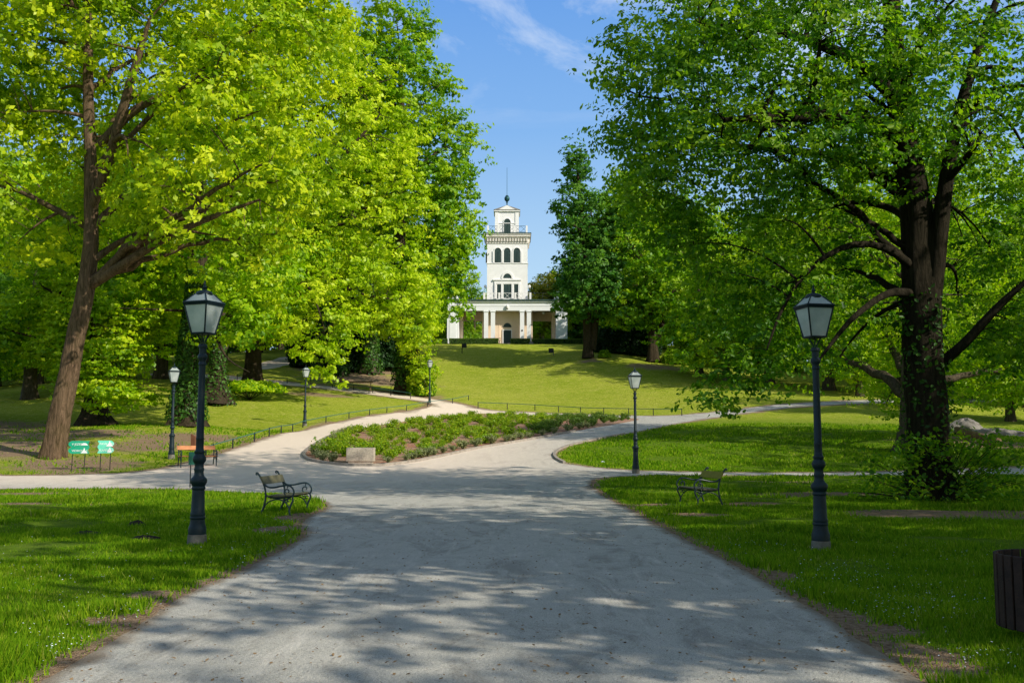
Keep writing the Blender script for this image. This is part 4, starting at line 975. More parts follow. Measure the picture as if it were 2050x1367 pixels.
# ------------------------------------------------------------------ signs
def arrowboard(w, h, left=True, tail=.06, head=.12):
    s = -1 if left else 1
    return [(-s * w / 2, -h / 2), (-s * (w / 2 - tail), 0), (-s * w / 2, h / 2), (s * (w / 2 - head), h / 2), (s * (w / 2 - head * .35), h * .30), (s * w / 2, 0), (s * (w / 2 - head * .35), -h * .30), (s * (w / 2 - head), -h / 2)]
def lettering(txt, x, z, size, parent, y=-.018, mat='sign_white'):
    cu = bpy.data.curves.new('lettering', 'FONT'); cu.body = txt; cu.size = size; cu.align_x = 'LEFT'; cu.extrude = .002
    tmp = bpy.data.objects.new('lettering', cu); me = bpy.data.meshes.new_from_object(tmp); bpy.data.objects.remove(tmp); o = link('lettering', me, M[mat], parent)
    o.location = (x, y, z); o.rotation_euler = (PI / 2, 0, 0); return o
def icon(poly, parent, y0=-.02, y1=-.014): MB().prism(poly, y0, y1).build('pictogram', M['sign_white'], parent)
def sign(label, p, rz, left, w, rows, mat, lean=.03):
    r = thing('direction_sign', label, 'sign', p, rz)
    for x in (-w * .28, w * .3): MB().tube([(x - lean, 0.02, -.1), (x, 0.02, .98)], .016, 8).build('post', M['black'], r)
    for k, (txt, ic) in enumerate(rows):
        zc = 1.03 - .245 * k; b = MB(); b.prism([(x, z + zc) for x, z in arrowboard(w, .24, left)], -.012, .002); bo = b.build('board', mat, r)
        lettering(txt, -w * .33 if left else -w * .38, zc - .045, .115, bo)
        cx_ = w * .26 if left else w * .22
        icon([(cx_ + a, zc + b_) for a, b_ in ic], bo)
    return r
hill = [(-.13, -.05), (.13, -.05), (.10, .0), (.05, .035), (-.02, .05), (-.08, .03)]
tower_i = [(-.13, -.10), (.13, -.10), (.08, -.04), (.03, .0), (.02, .09), (-.02, .09), (-.03, .0), (-.08, -.04)]
house_i = [(-.08, -.09), (.08, -.09), (.06, .02), (.02, .09), (.0, .10), (-.03, .03), (-.06, .0)]
p = G(156, 943); sign('green arrow sign pointing left beside the leaning brown trunk', p, .06, True, .80, [('V JEZERO', hill), ('VIDIKOVAC', tower_i)], M['sign_green'])
p = G(210, 942); sign('pale turquoise arrow sign pointing right with white pictograms', p, .35, False, .60, [('PAVILJON', tower_i), ('KAPELICA', house_i)], M['sign_pale'], .01)
p = G(389, 975); r = thing('notice_board', 'dark green sign seen edge on just behind the leftmost large lamp post', 'sign', p, 1.0)
for y in (-.17, .17): MB().tube([(y, 0, -.1), (y, 0, 1.05)], .018, 8).build('post', M['black'], r)
MB().bx(-.25, .25, -.02, -.005 + .02, .72, 1.12).build('board', M['sign_dark'], r, .004)

# ------------------------------------------------------------------ stone trough
p = G(720, 928); r = thing('stone_trough', 'pale rectangular stone planter trough at the front of the flower bed', 'planter', (p[0], p[1] + .3, p[2]), .03)
W, D_, H = 1.12, .72, .66
mb = MB(); mb.bx(-W / 2 + .07, W / 2 - .06, -D_ / 2 + .04, D_ / 2 - .04, -.1, .10); mb.build('base', M['stone_trough'], r, .01)
mb = MB()
mb.bx(-W / 2, W / 2, -D_ / 2, -D_ / 2 + .12, .10, H); mb.bx(-W / 2, W / 2, D_ / 2 - .12, D_ / 2, .10, H); mb.bx(-W / 2, -W / 2 + .12, -D_ / 2 + .12, D_ / 2 - .12, .10, H); mb.bx(W / 2 - .12, W / 2, -D_ / 2 + .12, D_ / 2 - .12, .10, H); mb.bx(-W / 2 + .12, W / 2 - .12, -D_ / 2 + .12, D_ / 2 - .12, .10, .48)
mb.build('basin', M['stone_trough'], r, .008)

# ------------------------------------------------------------------ wooden litter bin
cx_, cy_ = 4.25, 8.05; r = thing('litter_bin', 'dark brown slatted wooden litter bin on a post at the right edge', 'litter bin', (cx_, cy_, 0))
nb_ = 26; R_ = .37; zb, zt = .13, .70
for k in range(nb_):
    a = 2 * PI * k / nb_ + .05; b = MB(); b.box((0, 0, 0), (.074, .026, zt - zb))
    ca, sa = math.cos(a), math.sin(a)
    b.v = [(R_ * ca - sa * x + ca * y, R_ * sa + ca * x + sa * y, z + (zt + zb) / 2 + random.uniform(-.006, .006) * 0) for x, y, z in b.v]; b.build('slat', M['wood_brown'], r, .006)
for z in (.22, .60):
    pts_ = [((R_ - .03) * math.cos(a), (R_ - .03) * math.sin(a), z) for a in np.linspace(0, 2 * PI, 33)]; MB().tube(pts_, .012, 6).build('hoop', M['black'], r)
mb = MB(); mb.lathe([(.05, -.1), (.05, .3)], 12); mb.build('post', M['wood_brown'], r)
mb = MB(); mb.lathe([(.30, .14), (.32, .15), (.32, .17), (.05, .18)], 24); mb.build('floor_plate', M['black'], r)

# ------------------------------------------------------------------ mole hills, litter, log, boulder
def lump(name, label, cat, p, rx, ry, rz_, mat, seed=0, n=24):
    V = []; Fs = []; m = 9; r_ = np.random.default_rng(seed)
    ph = r_.uniform(0, 6, 6)
    for i in range(m + 1):
        e = PI / 2 * i / m
        for k in range(n):
            a = 2 * PI * k / n; q = 1 + .18 * math.sin(3 * a + ph[0]) + .12 * math.sin(5 * a + ph[1] + i) + r_.normal(0, .05)
            V.append((rx * math.cos(e) * math.cos(a) * q, ry * math.cos(e) * math.sin(a) * q, rz_ * math.sin(e) * (1 + r_.normal(0, .06)) - .02))
    for i in range(m):
        for k in range(n): Fs.append((i * n + k, i * n + (k + 1) % n, (i + 1) * n + (k + 1) % n, (i + 1) * n + k))
    mb = MB(); mb.add(V, Fs, True); o = mb.build(name, mat); o.location = tuple(p); return tag(o, label, cat)
lump('molehill', 'dark molehill of loose soil, tallest of the three left of the large lamp', 'molehill', G(275, 1056), .17, .16, .15, M['soil'], 1)
lump('molehill', 'wide flat molehill farthest left in the near left grass', 'molehill', G(172, 1072), .28, .22, .10, M['soil'], 2)
lump('molehill', 'low molehill closest to the large lamp in the left grass', 'molehill', G(290, 1080), .24, .18, .09, M['soil'], 3)
lump('paper_scrap', 'crumpled white paper scrap in the near right grass beside the litter bin', 'litter', G(1895, 1264), .025, .025, .03, M['paper'], 4, 10)
lump('paper_scrap', 'white paper scrap lying on the tip of the right lawn', 'litter', G(1207, 925), .09, .07, .07, M['paper'], 5, 10)
lump('paper_scrap', 'white paper scrap in the grass behind the yellow bench', 'litter', G(1443, 973), .07, .05, .04, M['paper'], 6, 10)
lump('boulder', 'pale rocky mound behind the fallen log beyond the linden trunk', 'boulder', G(1985, 872), 1.6, .7, .4, M['boulder'], 8, 30)
lump('boulder', 'small pale rock beside the linden trunk at the end of the log', 'boulder', G(1935, 862), .9, .6, .7, M['boulder'], 9, 30)
pa = G(1915, 878); pb = G(2000, 893); mb = MB(); r = thing('fallen_log', 'fallen grey brown log lying behind the linden trunk', 'log', pa)
v = pb - pa; qs = [tuple(np.array([0, 0, .42]) + v * t_ + np.array([0, 0, -.18 * t_])) for t_ in np.linspace(0, 1, 10)]
mb.tube(qs, [.2 - .004 * i + .012 * math.sin(i * 2) for i in range(10)], 12); mb.build('log', M['wood_log'], r)
for t_ in (.2, .8): MB().box(tuple(v * t_ + np.array([0, 0, .08])), (.16, .3, .3)).build('support', M['wood_log'], r)

# black boxes on posts, on the lawn before the pavilion
for px, pyb, pt, s, lab in [(925, 707, 688, 1, 'black floodlight box on a short post at the left of the pavilion lawn'), (1108, 712, 698, -1, 'black floodlight box on a short post at the right of the pavilion lawn')]:
    p = G(px, pyb); r = thing('floodlight', lab, 'floodlight', p); h = (pyb - pt) * p[1] / F
    MB().tube([(0, 0, -.1), (0, 0, h)], .05, 8).build('post', M['black'], r)
    b = MB().bx(s * .05, s * .62, -.16, .16, h - .52, h + .05) if s > 0 else MB().bx(s * .62, s * .05, -.16, .16, h - .52, h + .05)
    b.build('box', M['black'], r, .02); MB().bx(min(s * .0, s * .08), max(s * .0, s * .08), -.04, .04, h - .3, h - .2).build('bracket', M['black'], r)

# ------------------------------------------------------------------ the pavilion with its tower
pb = P(1015.5, 688, 153.0); X0, Y0, Z0 = pb[0], 153.0, z1(pb[0], 150.0)
Z0 = float(pb[2])
BLD = thing('pavilion', 'white pavilion with a tall belvedere tower on top of the hill', 'building', (X0, Y0, Z0)); BLD.scale = (1, 1, 1.055)
S_ = M['stucco']; K_ = M['stucco_cool']; Wm = M['stucco_warm']
def part(name, mat, fn, bevel=0, parent=BLD):
    mb = MB(); fn(mb); return mb.build(name, mat, parent, bevel)
DY = 6.0    # portico depth; tower front stands at y=1.9
part('floor_slab', M['concrete'], lambda m: (m.bx(-9.6, 9.6, -.3, 12, -1.5, .05), m.bx(-1.6, 1.6, -1.0, -.3, -1.0, -.05)))
for s in (-1, 1):
    def pier(m, s=s):
        x0, x1 = sorted((s * 7.55, s * 9.3)); m.bx(x0, x1, 0, DY, -.6, 6.15); m.bx(x0 - .12, x1 + .12, -.12, DY + .1, 6.15, 6.5); m.bx(x0 + .35, x1 - .35, -.06, 0, .3, 5.9)
    part('pier', K_, pier)
    def blk(m, s=s):
        x0, x1 = sorted((s * 7.65, s * 9.25)); m.bx(x0 + .05, x1 - .05, 0, 1.7, 6.62, 7.5); m.bx(x0 - .08, x1 + .08, -.12, 1.82, 7.5, 7.7); m.bx(x0 - .35, x0 + .05, .1, 1.4, 6.62, 6.9)
    part('parapet_block', K_, blk)
for x in (-3.28, -2.22, 2.30, 3.36):
    def colm(m, x=x): m.bx(x - .33, x + .33, .02, .68, -.3, 4.70); m.bx(x - .42, x + .42, -.07, .77, 4.70, 4.78); m.bx(x - .38, x + .38, -.03, .73, 4.78, 4.88); m.bx(x - .4, x + .4, -.05, .75, -.32, .18)
    part('column', K_, colm)
part('entablature', K_, lambda m: (m.bx(-7.55, 7.55, .0, .9, 4.88, 5.55), m.bx(-7.55, 7.55, -.06, .9, 5.55, 5.62), m.bx(-7.55, 7.55, -.02, .9, 5.62, 6.1), m.bx(-7.6, 7.6, -.22, .9, 6.1, 6.28)))
part('gutter', M['roof'], lambda m: m.bx(-7.6, 7.6, -.36, -.16, 6.28, 6.40))
part('roof', M['roof'], lambda m: m.add([(-9.55, -.3, 6.5), (9.55, -.3, 6.5), (9.55, DY + .2, 6.62), (-9.55, DY + .2, 6.62), (-9.55, -.3, 6.40), (9.55, -.3, 6.40), (9.55, DY + .2, 6.40), (-9.55, DY + .2, 6.40)],
     [(0, 1, 2, 3), (7, 6, 5, 4), (0, 4, 5, 1), (1, 5, 6, 2), (2, 6, 7, 3), (3, 7, 4, 0)]))
for s in (-1, 1):
    x0, x1 = sorted((s * 3.8, s * 7.55))
    def lint(m, x0=x0, x1=x1, s=s): m.bx(x0, x1, 5.2, 5.8, 3.95, 6.2)
    part('rear_lintel', Wm, lint)
    part('ceiling', M['beam'], lambda m, x0=x0, x1=x1: m.bx(x0, x1, .95, 5.15, 5.6, 5.75))
    for k, yy in enumerate((1.4, 2.6, 3.8, 4.8)): part('ceiling_beam', M['beam'], lambda m, x0=x0, x1=x1, yy=yy: m.bx(x0 + .02, x1 - .02, yy - .1, yy + .1, 5.3, 5.6))
    part('hanging_lamp', M['white_paint'], lambda m, xc=(x0 + x1) / 2: m.lathe([(.03, 5.3), (.03, 5.0), (.16, 4.9), (.2, 4.75), (.1, 4.6), (.02, 4.58)], 12, (xc, 2.0, 0)))
    part('side_wall', Wm, lambda m, s=s: m.bx(min(s * 3.75, s * 3.95), max(s * 3.75, s * 3.95), 1.9, 5.8, 0, 5.6))
    part('inner_pilaster', Wm, lambda m, s=s: m.bx(min(s * 7.0, s * 7.52), max(s * 7.0, s * 7.52), 3.0, 5.15, 0, 5.3))
    part('railing', M['black'], lambda m, x0=x0, x1=x1: (m.bx(x0, x1, 5.4, 5.45, 1.25, 1.31), m.bx(x0, x1, 5.4, 5.45, .5, .54), *[m.bx(x0 + .6 * i, x0 + .6 * i + .04, 5.4, 5.45, 0, 1.25) for i in range(1, 6)]))
    def pipe(m, s=s): m.tube([(s * 7.35, -.25, 6.3), (s * 7.35, -.25, 5.75), (s * 7.62, -.2, 5.35), (s * 7.66, -.2, 4.9), (s * 7.66, -.2, .0)][:4], .07, 8)
    part('downpipe', M['black'], pipe)
# back wall of the centre bay
part('bay_wall', Wm, lambda m: (m.bx(-3.72, 3.72, 1.9, 2.2, 0, 5.55)))
part('wall_arch', Wm, lambda m: (m.band(archline(2.75, 3.9, 0, 0, 16), archline(2.35, 3.7, 0, 0, 16), 1.82, 1.9), m.bx(1.35, 1.95, 1.84, 1.9, 0, 3.0), m.bx(-1.95, -1.38, 1.84, 1.9, 0, 3.0), m.bx(-3.7, -1.38, 1.86, 1.9, 2.62, 2.70), m.bx(1.38, 3.7, 1.86, 1.9, 2.62, 2.70)))
dr = part('door', M['shutter'], lambda m: (m.bx(-.6, .6, 1.83, 1.9, .0, 2.15), m.bx(-.5, -.05, 1.80, 1.83, .2, 1.9), m.bx(.05, .5, 1.80, 1.83, .2, 1.9)))
part('door_frame', S_, lambda m: (m.bx(-.75, -.61, 1.76, 1.9, 0, 2.3), m.bx(.61, .75, 1.76, 1.9, 0, 2.3), m.bx(-.61, .61, 1.76, 1.9, 2.16, 2.3)), 0, dr)
ln = part('lunette', M['shutter'], lambda m: m.prism([(-.64, 2.62)] + [(.64 * math.cos(PI * (1 - i / 12)), 2.62 + .64 * math.sin(PI * i / 12)) for i in range(1, 12)] + [(.64, 2.62)], 1.84, 1.9))
# tower body
TW0, TW1, TY0, TY1 = -3.2, 3.2, 1.9, 8.3
part('tower_wall', S_, lambda m: (m.bx(TW0, TW1, 2.21, TY1, 0, 6.39), m.bx(TW0, TW1, TY0, TY1, 6.63, 15.2)))
part('string_course', S_, lambda m: (m.bx(TW0 - .08, TW1 + .08, TY0 - .08, TY1 + .08, 12.18, 12.32)))
def corn(m):
    for e, z0, z1_ in ((.10, 15.2, 15.42), (.18, 15.95, 16.2), (.42, 16.2, 16.5), (.5, 16.5, 16.66)): m.bx(TW0 - e, TW1 + e, TY0 - e, TY1 + e, z0, z1_)
part('cornice', M['stucco_worn'], lambda m: corn(m))
part('corbel_table', M['stucco_worn'], lambda m: (m.bx(TW0 - .04, TW1 + .04, TY0 - .04, TY1 + .04, 15.42, 15.95), *[m.bx(-3.1 + i * .443 - .1, -3.1 + i * .443 + .1, TY0 - .32, TY0 - .04, 15.5, 15.95) for i in range(15)],
     *[m.bx(TW1 + .04, TW1 + .32, TY0 + .2 + i * .5, TY0 + .4 + i * .5, 15.5, 15.95) for i in range(12)], *[m.bx(TW0 - .32, TW0 - .04, TY0 + .2 + i * .5, TY0 + .4 + i * .5, 15.5, 15.95) for i in range(12)]))
part('deck', M['roof'], lambda m: m.bx(TW0 - .58, TW1 + .58, TY0 - .58, TY1 + .58, 16.66, 16.78))
def window(cx, z, w, h, y=TY0, archy=True, par=BLD, split=True):
    if archy:
        o = part('window', M['shutter'], lambda m: m.prism(arch(w, h, cx, z), y - .015, y + .02)); part('window_frame', S_, lambda m: m.band(archline(w + .24, h + .12, cx, z), archline(w, h, cx, z), y - .10, y - .0), 0, o)
    else:
        o = part('window', M['shutter'], lambda m: m.bx(cx - w / 2, cx + w / 2, y - .015, y + .02, z, z + h)); part('window_frame', S_, lambda m: (m.bx(cx - w / 2 - .14, cx - w / 2, y - .10, y, z, z + h), m.bx(cx + w / 2, cx + w / 2 + .14, y - .10, y, z, z + h)), 0, o)
    if split:
        for s in (-1, 1): part('shutter_leaf', M['shutter'], lambda m, s=s: m.bx(min(cx + s * .03, cx + s * (w / 2 - .06)), max(cx + s * .03, cx + s * (w / 2 - .06)), y - .05, y - .02, z + .05, z + h - (w / 2 if archy else .06)), 0, o)
    return o
for cx in (-1.5, -.03, 1.5): window(cx, 12.34, 1.04, 2.22)
part('window_pier', S_, lambda m: [m.bx(x - .1, x + .1, TY0 - .14, TY0 - .101, 12.33, 14.1) for x in (-2.2, -.77, .73, 2.2)])
for cx, w in ((-1.32, .62), (0, 1.2), (1.36, .62)): window(cx, 6.9, w, 2.1, archy=False)
part('window_lunette', M['shutter'], lambda m: m.prism([(-.64, 9.98)] + [(.64 * math.cos(PI * (1 - i / 12)), 9.98 + .68 * math.sin(PI * i / 12)) for i in range(1, 12)] + [(.64, 9.98)], TY0 - .03, TY0 + .01))
part('archivolt', S_, lambda m: (m.band([(.95 * math.cos(PI * i / 16), 9.93 + 1.05 * math.sin(PI * i / 16)) for i in range(17)], [(.68 * math.cos(PI * i / 16), 9.93 + .74 * math.sin(PI * i / 16)) for i in range(17)], TY0 - .12, TY0)))
part('window_cornice', S_, lambda m: (m.bx(-2.25, 2.2, TY0 - .26, TY0, 9.62, 9.8), m.bx(-2.05, 2.0, TY0 - .14, TY0, 9.1, 9.62)))
for x in (-1.87, -.82, .82, 1.88): part('pilaster', S_, lambda m, x=x: m.bx(x - .15, x + .15, TY0 - .2, TY0 - .101, 6.9, 9.1))
# balustrades
def balus(z, x0, x1, y0, y1, h, name):
    posts = [x0, x0 + (x1 - x0) * .27, x0 + (x1 - x0) * .69, x1] if z > 10 else [x0, x0 + 1.25, x0 + 2.35, x1 - 2.35, x1 - 1.25, x1]
    for x in posts: part(name + '_post', S_, lambda m, x=x: m.bx(x - .14, x + .14, y0 - .14, y0 + .14, z, z + h))
    for x in (x0, x1): part(name + '_post', S_, lambda m, x=x: m.bx(x - .14, x + .14, y1 - .14, y1 + .14, z, z + h))
    M_ = M['white_paint'] if z < 10 else M['roof']
    def rails(m):
        for zz in (z + h - .05, z + .12): m.tube([(x0, y0, zz), (x1, y0, zz)], .035, 6); m.tube([(x0, y0, zz), (x0, y1, zz)], .035, 6); m.tube([(x1, y0, zz), (x1, y1, zz)], .035, 6)
        allp = sorted(posts)
        for a, b in zip(allp[:-1], allp[1:]):
            k = max(1, round((b - a) / .9))
            for i in range(k):
                u0, u1 = a + (b - a) * i / k, a + (b - a) * (i + 1) / k; m.tube([(u0, y0, z + .12), (u1, y0, z + h - .05)], .022, 4); m.tube([(u0, y0, z + h - .05), (u1, y0, z + .12)], .022, 4)
    part(name + '_rail', M_, rails)
balus(16.78, -3.05, 3.05, TY0 - .3, TY1 + .2, 1.08, 'balustrade'); balus(6.63, -3.6, 3.6, .55, 1.6, .98, 'balcony')
part('balcony_rail', M['black'], lambda m: (m.tube([(3.7, .5, 7.55), (7.5, .5, 7.55)], .035, 6), m.tube([(3.7, .5, 7.1), (7.5, .5, 7.1)], .025, 6), m.tube([(5.5, .5, 6.6), (5.5, .5, 7.55)], .03, 6)))
# belvedere
BX0, BX1, BY0, BY1 = -1.9, 1.75, 3.1, 6.75
part('belvedere_wall', S_, lambda m: (m.bx(BX0, BX1, BY0, BY1, 16.78, 20.35), m.bx(BX0 - .08, BX0 + .5, BY0 - .09, BY0, 16.8, 20.3), m.bx(BX1 - .5, BX1 + .08, BY0 - .09, BY0, 16.8, 20.3), m.bx(BX0 - .1, BX1 + .1, BY0 - .1, BY0 - .0, 18.5, 18.6)))
window(-.03, 16.8, 1.04, 2.45, BY0)
cxb = (BX0 + BX1) / 2; e = 2.08
part('belvedere_cornice', S_, lambda m: (m.bx(cxb - e, cxb + e, BY0 - .25, BY1 + .25, 20.35, 20.6), m.prism([(cxb - 1.35, 20.6), (cxb + 1.35, 20.6), (cxb, 21.3)], BY0 - .22, BY0 + 1.0)))
yc = (BY0 + BY1) / 2
part('belvedere_roof', M['concrete'], lambda m: m.add([(cxb - e - .04, BY0 - .3, 20.6), (cxb + e + .04, BY0 - .3, 20.6), (cxb + e + .04, BY1 + .3, 20.6), (cxb - e - .04, BY1 + .3, 20.6), (cxb, yc, 21.75), (cxb - e - .04, BY0 - .3, 20.53), (cxb + e + .04, BY0 - .3, 20.53), (cxb + e + .04, BY1 + .3, 20.53), (cxb - e - .04, BY1 + .3, 20.53)],
     [(0, 1, 4), (1, 2, 4), (2, 3, 4), (3, 0, 4), (0, 5, 6, 1), (1, 6, 7, 2), (2, 7, 8, 3), (3, 8, 5, 0)]))
part('finial', M['copper'], lambda m: m.lathe([(.1, 21.6), (.09, 22.1), (.2, 22.15), (.1, 22.25), (.22, 22.35), (.38, 22.5), (.44, 22.75), (.38, 23.0), (.2, 23.15), (.26, 23.2), (.05, 23.3), (.035, 23.6), (.025, 27.6)], 16, (cxb, yc, 0)))
for s in (-1, 1):
    part('globe_lamp', M['white_paint'], lambda m, s=s: (m.lathe([(.02, 8.55), (.16, 8.62), (.22, 8.8), (.16, 8.98), (.02, 9.05)], 12, (s * 3.48, TY0 + .4, 0)), m.tube([(s * 3.2, TY0 + .4, 8.6), (s * 3.48, TY0 + .4, 8.6)], .03, 6)))
part('side_shutter', M['shutter'], lambda m: m.bx(-3.42, -3.22, TY0 + .3, TY0 + .9, 12.4, 13.9))
part('security_camera', M['white_paint'], lambda m: m.lathe([(.02, 5.15), (.14, 5.2), (.2, 5.35), (.2, 5.55), (.16, 5.66), (.02, 5.7)], 14, (0, -.22, 0)))
part('camera_lens', M['black'], lambda m: m.lathe([(.02, 5.0), (.1, 5.04), (.13, 5.14), (.02, 5.16)], 12, (0, -.22, 0)))
part('round_plaque', M['black'], lambda m: m.prism([(2.3 + .13 * math.cos(2 * PI * i / 14), 1.95 + .13 * math.sin(2 * PI * i / 14)) for i in range(14)], -.02, .02))
# long bench by the door
r = thing('wooden_bench', 'brown wooden bench in the pavilion bay left of the door', 'bench', (X0 - 2.0, Y0 - .6, Z0))
MB().bx(-1.3, 1.0, -.25, .2, .42, .48).build('seat', M['wood_red'], r); MB().bx(-1.3, 1.0, .2, .26, .72, .84).build('backrest', M['wood_red'], r)
for x in (-1.15, .85): MB().bx(x - .05, x + .05, -.2, .24, -.5, .42).build('leg', M['black'], r)

# clipped hedges
def hedge(px0, px1, label, h=.85, d_=150.2):
    x0 = (px0 - CX) / F * d_; x1 = (px1 - CX) / F * d_; w = x1 - x0; xm = (x0 + x1) / 2; zz = z1(xm, d_); zz = max(zz, Z0 - .9)
    r = thing('hedge', label, 'hedge', (xm, d_, zz), 0, 'clipped hedges before the pavilion')
    n = int(1500 * w); D = rng.uniform(-1, 1, (n, 3)); f = rng.integers(0, 3, n); ax = np.arange(n); D[ax, f] = np.sign(D[ax, f]) * rng.uniform(.86, 1.04, n); D[:, 2] = np.where((f == 2), np.abs(D[:, 2]), D[:, 2])
    C = D * np.array([w / 2, .5, h / 2]) + np.array([0, 0, h / 2 + .0]); nrm = np.zeros((n, 3)); nrm[ax, f] = np.sign(D[ax, f])
    top = D[:, 2] > .75
    leaves('foliage', C, .11, np.clip(rng.random(n) * .6 + top * .35, 0, 1), M['leaf_bed_dark'], r, nrm, .2)  # leaf colour lightened on top to stand in for sunlight
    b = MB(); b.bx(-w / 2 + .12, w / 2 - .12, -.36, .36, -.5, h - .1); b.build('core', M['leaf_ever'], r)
hedge(872, 895, 'short clipped hedge at the far left before the pavilion'); hedge(900, 947, 'clipped hedge left of the pavilion, second from the left'); hedge(949, 997, 'clipped hedge just left of the pavilion door'); hedge(1023, 1061, 'short clipped hedge just right of the pavilion door')
hedge(1066, 1124, 'long clipped hedge before the right bay of the pavilion', .8); hedge(1125, 1168, 'clipped hedge at the far right beside the forked trunk', .8)
lump('boulder', 'small pale stone between the two hedges right of the pavilion door', 'stone', (P(1063, 690, 150)[0], 149.6, z1(2.9, 149.6)), .35, .3, .45, M['boulder'], 11)

# person at the right bay
def person(p):
    r = thing('person', 'person in a white top and dark trousers standing in the right bay of the pavilion', 'person', p, .2)
    J = {'pel': (0, 0, .95), 'chest': (0, 0, 1.25), 'neck': (0, 0, 1.45), 'head': (0, -.01, 1.6), 'top': (0, 0, 1.7), 'ls': (-.19, 0, 1.40), 'le': (-.27, -.02, 1.12), 'lw': (-.16, -.18, 1.02), 'lh': (-.10, -.24, 1.03), 'rs': (.19, 0, 1.40), 're': (.30, .02, 1.14), 'rw': (.34, -.10, .93), 'rh': (.34, -.13, .86),
         'lp': (-.10, 0, .92), 'lk': (-.11, -.01, .5), 'la': (-.12, .03, .08), 'lf': (-.13, -.12, .03), 'rp': (.10, 0, .92), 'rk': (.12, -.03, .5), 'ra': (.13, .02, .08), 'rf': (.15, -.13, .03)}
    E = [('pel', 'chest'), ('chest', 'neck'), ('neck', 'head'), ('head', 'top'), ('chest', 'ls'), ('ls', 'le'), ('le', 'lw'), ('lw', 'lh'), ('chest', 'rs'), ('rs', 're'), ('re', 'rw'), ('rw', 'rh'), ('pel', 'lp'), ('lp', 'lk'), ('lk', 'la'), ('la', 'lf'), ('pel', 'rp'), ('rp', 'rk'), ('rk', 'ra'), ('ra', 'rf')]
    R = dict(pel=.13, chest=.14, neck=.055, head=.095, top=.06, ls=.06, le=.042, lw=.03, lh=.035, rs=.06, re=.042, rw=.03, rh=.035, lp=.09, lk=.06, la=.04, lf=.035, rp=.09, rk=.06, ra=.04, rf=.035)
    def skin(name, keys, grow, mat):
        ks = [k for k in J if k in keys]; me = bpy.data.meshes.new(name); me.from_pydata([J[k] for k in ks], [(ks.index(a), ks.index(b)) for a, b in E if a in ks and b in ks], [])
        o = link(name, me, mat, r); m = o.modifiers.new('skin', 'SKIN')
        for v, k in zip(me.skin_vertices[0].data if me.skin_vertices else [], ks): v.radius = (R[k] + grow, R[k] * .85 + grow)
        s = o.modifiers.new('sub', 'SUBSURF'); s.levels = 1; s.render_levels = 2; return o, m, ks
    def mk(name, keys, grow, mat):
        ks = [k for k in J if k in keys]; me = bpy.data.meshes.new(name); me.from_pydata([J[k] for k in ks], [(ks.index(a), ks.index(b)) for a, b in E if a in ks and b in ks], [])
        o = link(name, me, mat, r); m = o.modifiers.new('skin', 'SKIN'); m.use_smooth_shade = True
        if not me.skin_vertices:
            bpy.context.view_layer.objects.active = o
            try: me.attributes.new('x', 'FLOAT', 'POINT')
            except Exception: pass
        if me.skin_vertices:
            for v, k in zip(me.skin_vertices[0].data, ks): v.radius = (R[k] + grow, R[k] * .85 + grow)
            me.skin_vertices[0].data[0].use_root = True
        s = o.modifiers.new('sub', 'SUBSURF'); s.levels = 1; s.render_levels = 2; return bool(me.skin_vertices)
    ok = mk('body', set(J), 0, M['skin'])
    print('SKIN', ok)
    mk('top', {'pel', 'chest', 'ls', 'le', 'rs', 're'}, .018, M['shirt']); mk('trousers', {'pel', 'lp', 'lk', 'la', 'rp', 'rk', 'ra'}, .02, M['jeans'])
    mb = MB(); mb.lathe([(.02, 1.56), (.09, 1.58), (.115, 1.66), (.09, 1.74), (.03, 1.77)], 12, (0, .02, 0)); mb.build('hair', M['hair'], r)
pp = P(1087, 690, 160.5); person((pp[0], Y0 + 7.5, Z0 + .15))

# ------------------------------------------------------------------ light, sky, camera
AZ = math.radians(-35); EL = math.radians(33)
S = Vector((math.cos(EL) * math.cos(AZ), math.cos(EL) * math.sin(AZ), math.sin(EL)))
li = bpy.data.lights.new('sun', 'SUN'); li.energy = 5.0; li.angle = math.radians(.5); li.color = (1.0, .93, .80)
so = bpy.data.objects.new('sun', li); COL.objects.link(so); so.rotation_euler = S.to_track_quat('Z', 'Y').to_euler(); so.location = (40, -5, 40)
w = bpy.data.worlds.new('World'); SC.world = w; w.use_nodes = True; nt = w.node_tree; nt.nodes.clear()
sky = nt.nodes.new('ShaderNodeTexSky'); sky.sky_type = 'NISHITA'; sky.sun_disc = False; sky.sun_elevation = EL; sky.sun_rotation = PI / 2 - AZ; sky.altitude = 100; sky.air_density = 1.0; sky.dust_density = .6; sky.ozone_density = 1.5
hs = nt.nodes.new('ShaderNodeHueSaturation'); hs.inputs['Saturation'].default_value = 1.0; hs.inputs['Value'].default_value = 1.15
nt.links.new(sky.outputs[0], hs.inputs['Color'])
tc = nt.nodes.new('ShaderNodeTexCoord'); mp = nt.nodes.new('ShaderNodeMapping'); mp.inputs['Scale'].default_value = (2.2, 2.2, 6.0); mp.inputs['Rotation'].default_value = (.3, .5, .35)
nt.links.new(tc.outputs['Generated'], mp.inputs[0])
nz = nt.nodes.new('ShaderNodeTexNoise'); nz.inputs['Scale'].default_value = 1.6; nz.inputs['Detail'].default_value = 9; nz.inputs['Roughness'].default_value = .62; nz.inputs['Distortion'].default_value = .6; nt.links.new(mp.outputs[0], nz.inputs['Vector'])
rp = nt.nodes.new('ShaderNodeValToRGB'); rp.color_ramp.elements[0].position = .50; rp.color_ramp.elements[0].color = (0, 0, 0, 1); rp.color_ramp.elements[1].position = .68; rp.color_ramp.elements[1].color = (.75, .75, .75, 1); nt.links.new(nz.outputs[0], rp.inputs[0])
sx = nt.nodes.new('ShaderNodeSeparateXYZ'); nt.links.new(tc.outputs['Generated'], sx.inputs[0])
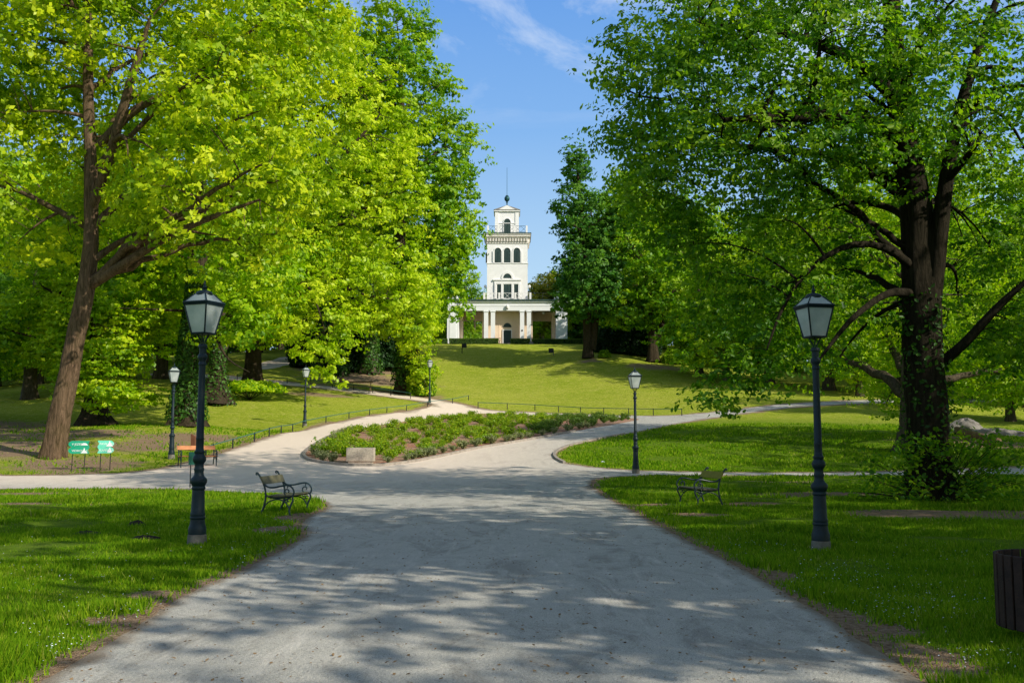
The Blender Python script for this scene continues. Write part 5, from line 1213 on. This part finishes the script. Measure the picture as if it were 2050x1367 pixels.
mr = nt.nodes.new('ShaderNodeMapRange'); mr.inputs[1].default_value = .30; mr.inputs[2].default_value = .39; nt.links.new(sx.outputs[2], mr.inputs[0])
mu = nt.nodes.new('ShaderNodeMath'); mu.operation = 'MULTIPLY'; nt.links.new(rp.outputs[0], mu.inputs[0]); nt.links.new(mr.outputs[0], mu.inputs[1])
gr = nt.nodes.new('ShaderNodeValToRGB'); ce = gr.color_ramp.elements; ce[0].position = 0; ce[0].color = (.62, .80, .93, 1); ce[1].position = .45; ce[1].color = (.13, .34, .80, 1)
e_ = ce.new(.16); e_.color = (.47, .70, .93, 1); e_ = ce.new(.3); e_.color = (.24, .48, .87, 1); nt.links.new(sx.outputs[2], gr.inputs[0])
gs = nt.nodes.new('ShaderNodeMix'); gs.data_type = 'RGBA'; gs.blend_type = 'MULTIPLY'; gs.inputs[0].default_value = 1; nt.links.new(gr.outputs[0], gs.inputs[6]); gs.inputs[7].default_value = (1 / .12,) * 3 + (1,)
hz = nt.nodes.new('ShaderNodeMapRange'); hz.inputs[1].default_value = .42; hz.inputs[2].default_value = .65; nt.links.new(sx.outputs[2], hz.inputs[0])
sm = nt.nodes.new('ShaderNodeMix'); sm.data_type = 'RGBA'; hy = nt.nodes.new('ShaderNodeMapRange'); hy.inputs[1].default_value = .25; hy.inputs[2].default_value = -.25; nt.links.new(sx.outputs[1], hy.inputs[0])
mxm = nt.nodes.new('ShaderNodeMath'); mxm.operation = 'MAXIMUM'; nt.links.new(hz.outputs[0], mxm.inputs[0]); nt.links.new(hy.outputs[0], mxm.inputs[1]); nt.links.new(mxm.outputs[0], sm.inputs[0]); nt.links.new(gs.outputs[2], sm.inputs[6]); nt.links.new(hs.outputs[0], sm.inputs[7])
mx = nt.nodes.new('ShaderNodeMix'); mx.data_type = 'RGBA'; nt.links.new(mu.outputs[0], mx.inputs[0]); nt.links.new(sm.outputs[2], mx.inputs[6]); mx.inputs[7].default_value = (7.5, 8.0, 8.6, 1)
bg = nt.nodes.new('ShaderNodeBackground'); bg.inputs[1].default_value = .12; nt.links.new(mx.outputs[2], bg.inputs[0])
wo = nt.nodes.new('ShaderNodeOutputWorld'); nt.links.new(bg.outputs[0], wo.inputs[0])

cam = bpy.data.cameras.new('camera'); co = bpy.data.objects.new('camera', cam); COL.objects.link(co); SC.camera = co
cam.sensor_width = 36; cam.sensor_fit = 'HORIZONTAL'; cam.lens = 36 * F / 2050; cam.clip_end = 3000; cam.clip_start = .05
co.location = tuple(EYE); co.rotation_euler = (PI / 2 + TILT, 0, 0)
SC.view_settings.view_transform = 'Standard'; SC.view_settings.look = 'None'; SC.view_settings.exposure = 0; SC.view_settings.gamma = 1
SC.cycles.max_bounces = 6; SC.cycles.transmission_bounces = 4; SC.cycles.diffuse_bounces = 4; SC.cycles.use_denoising = True
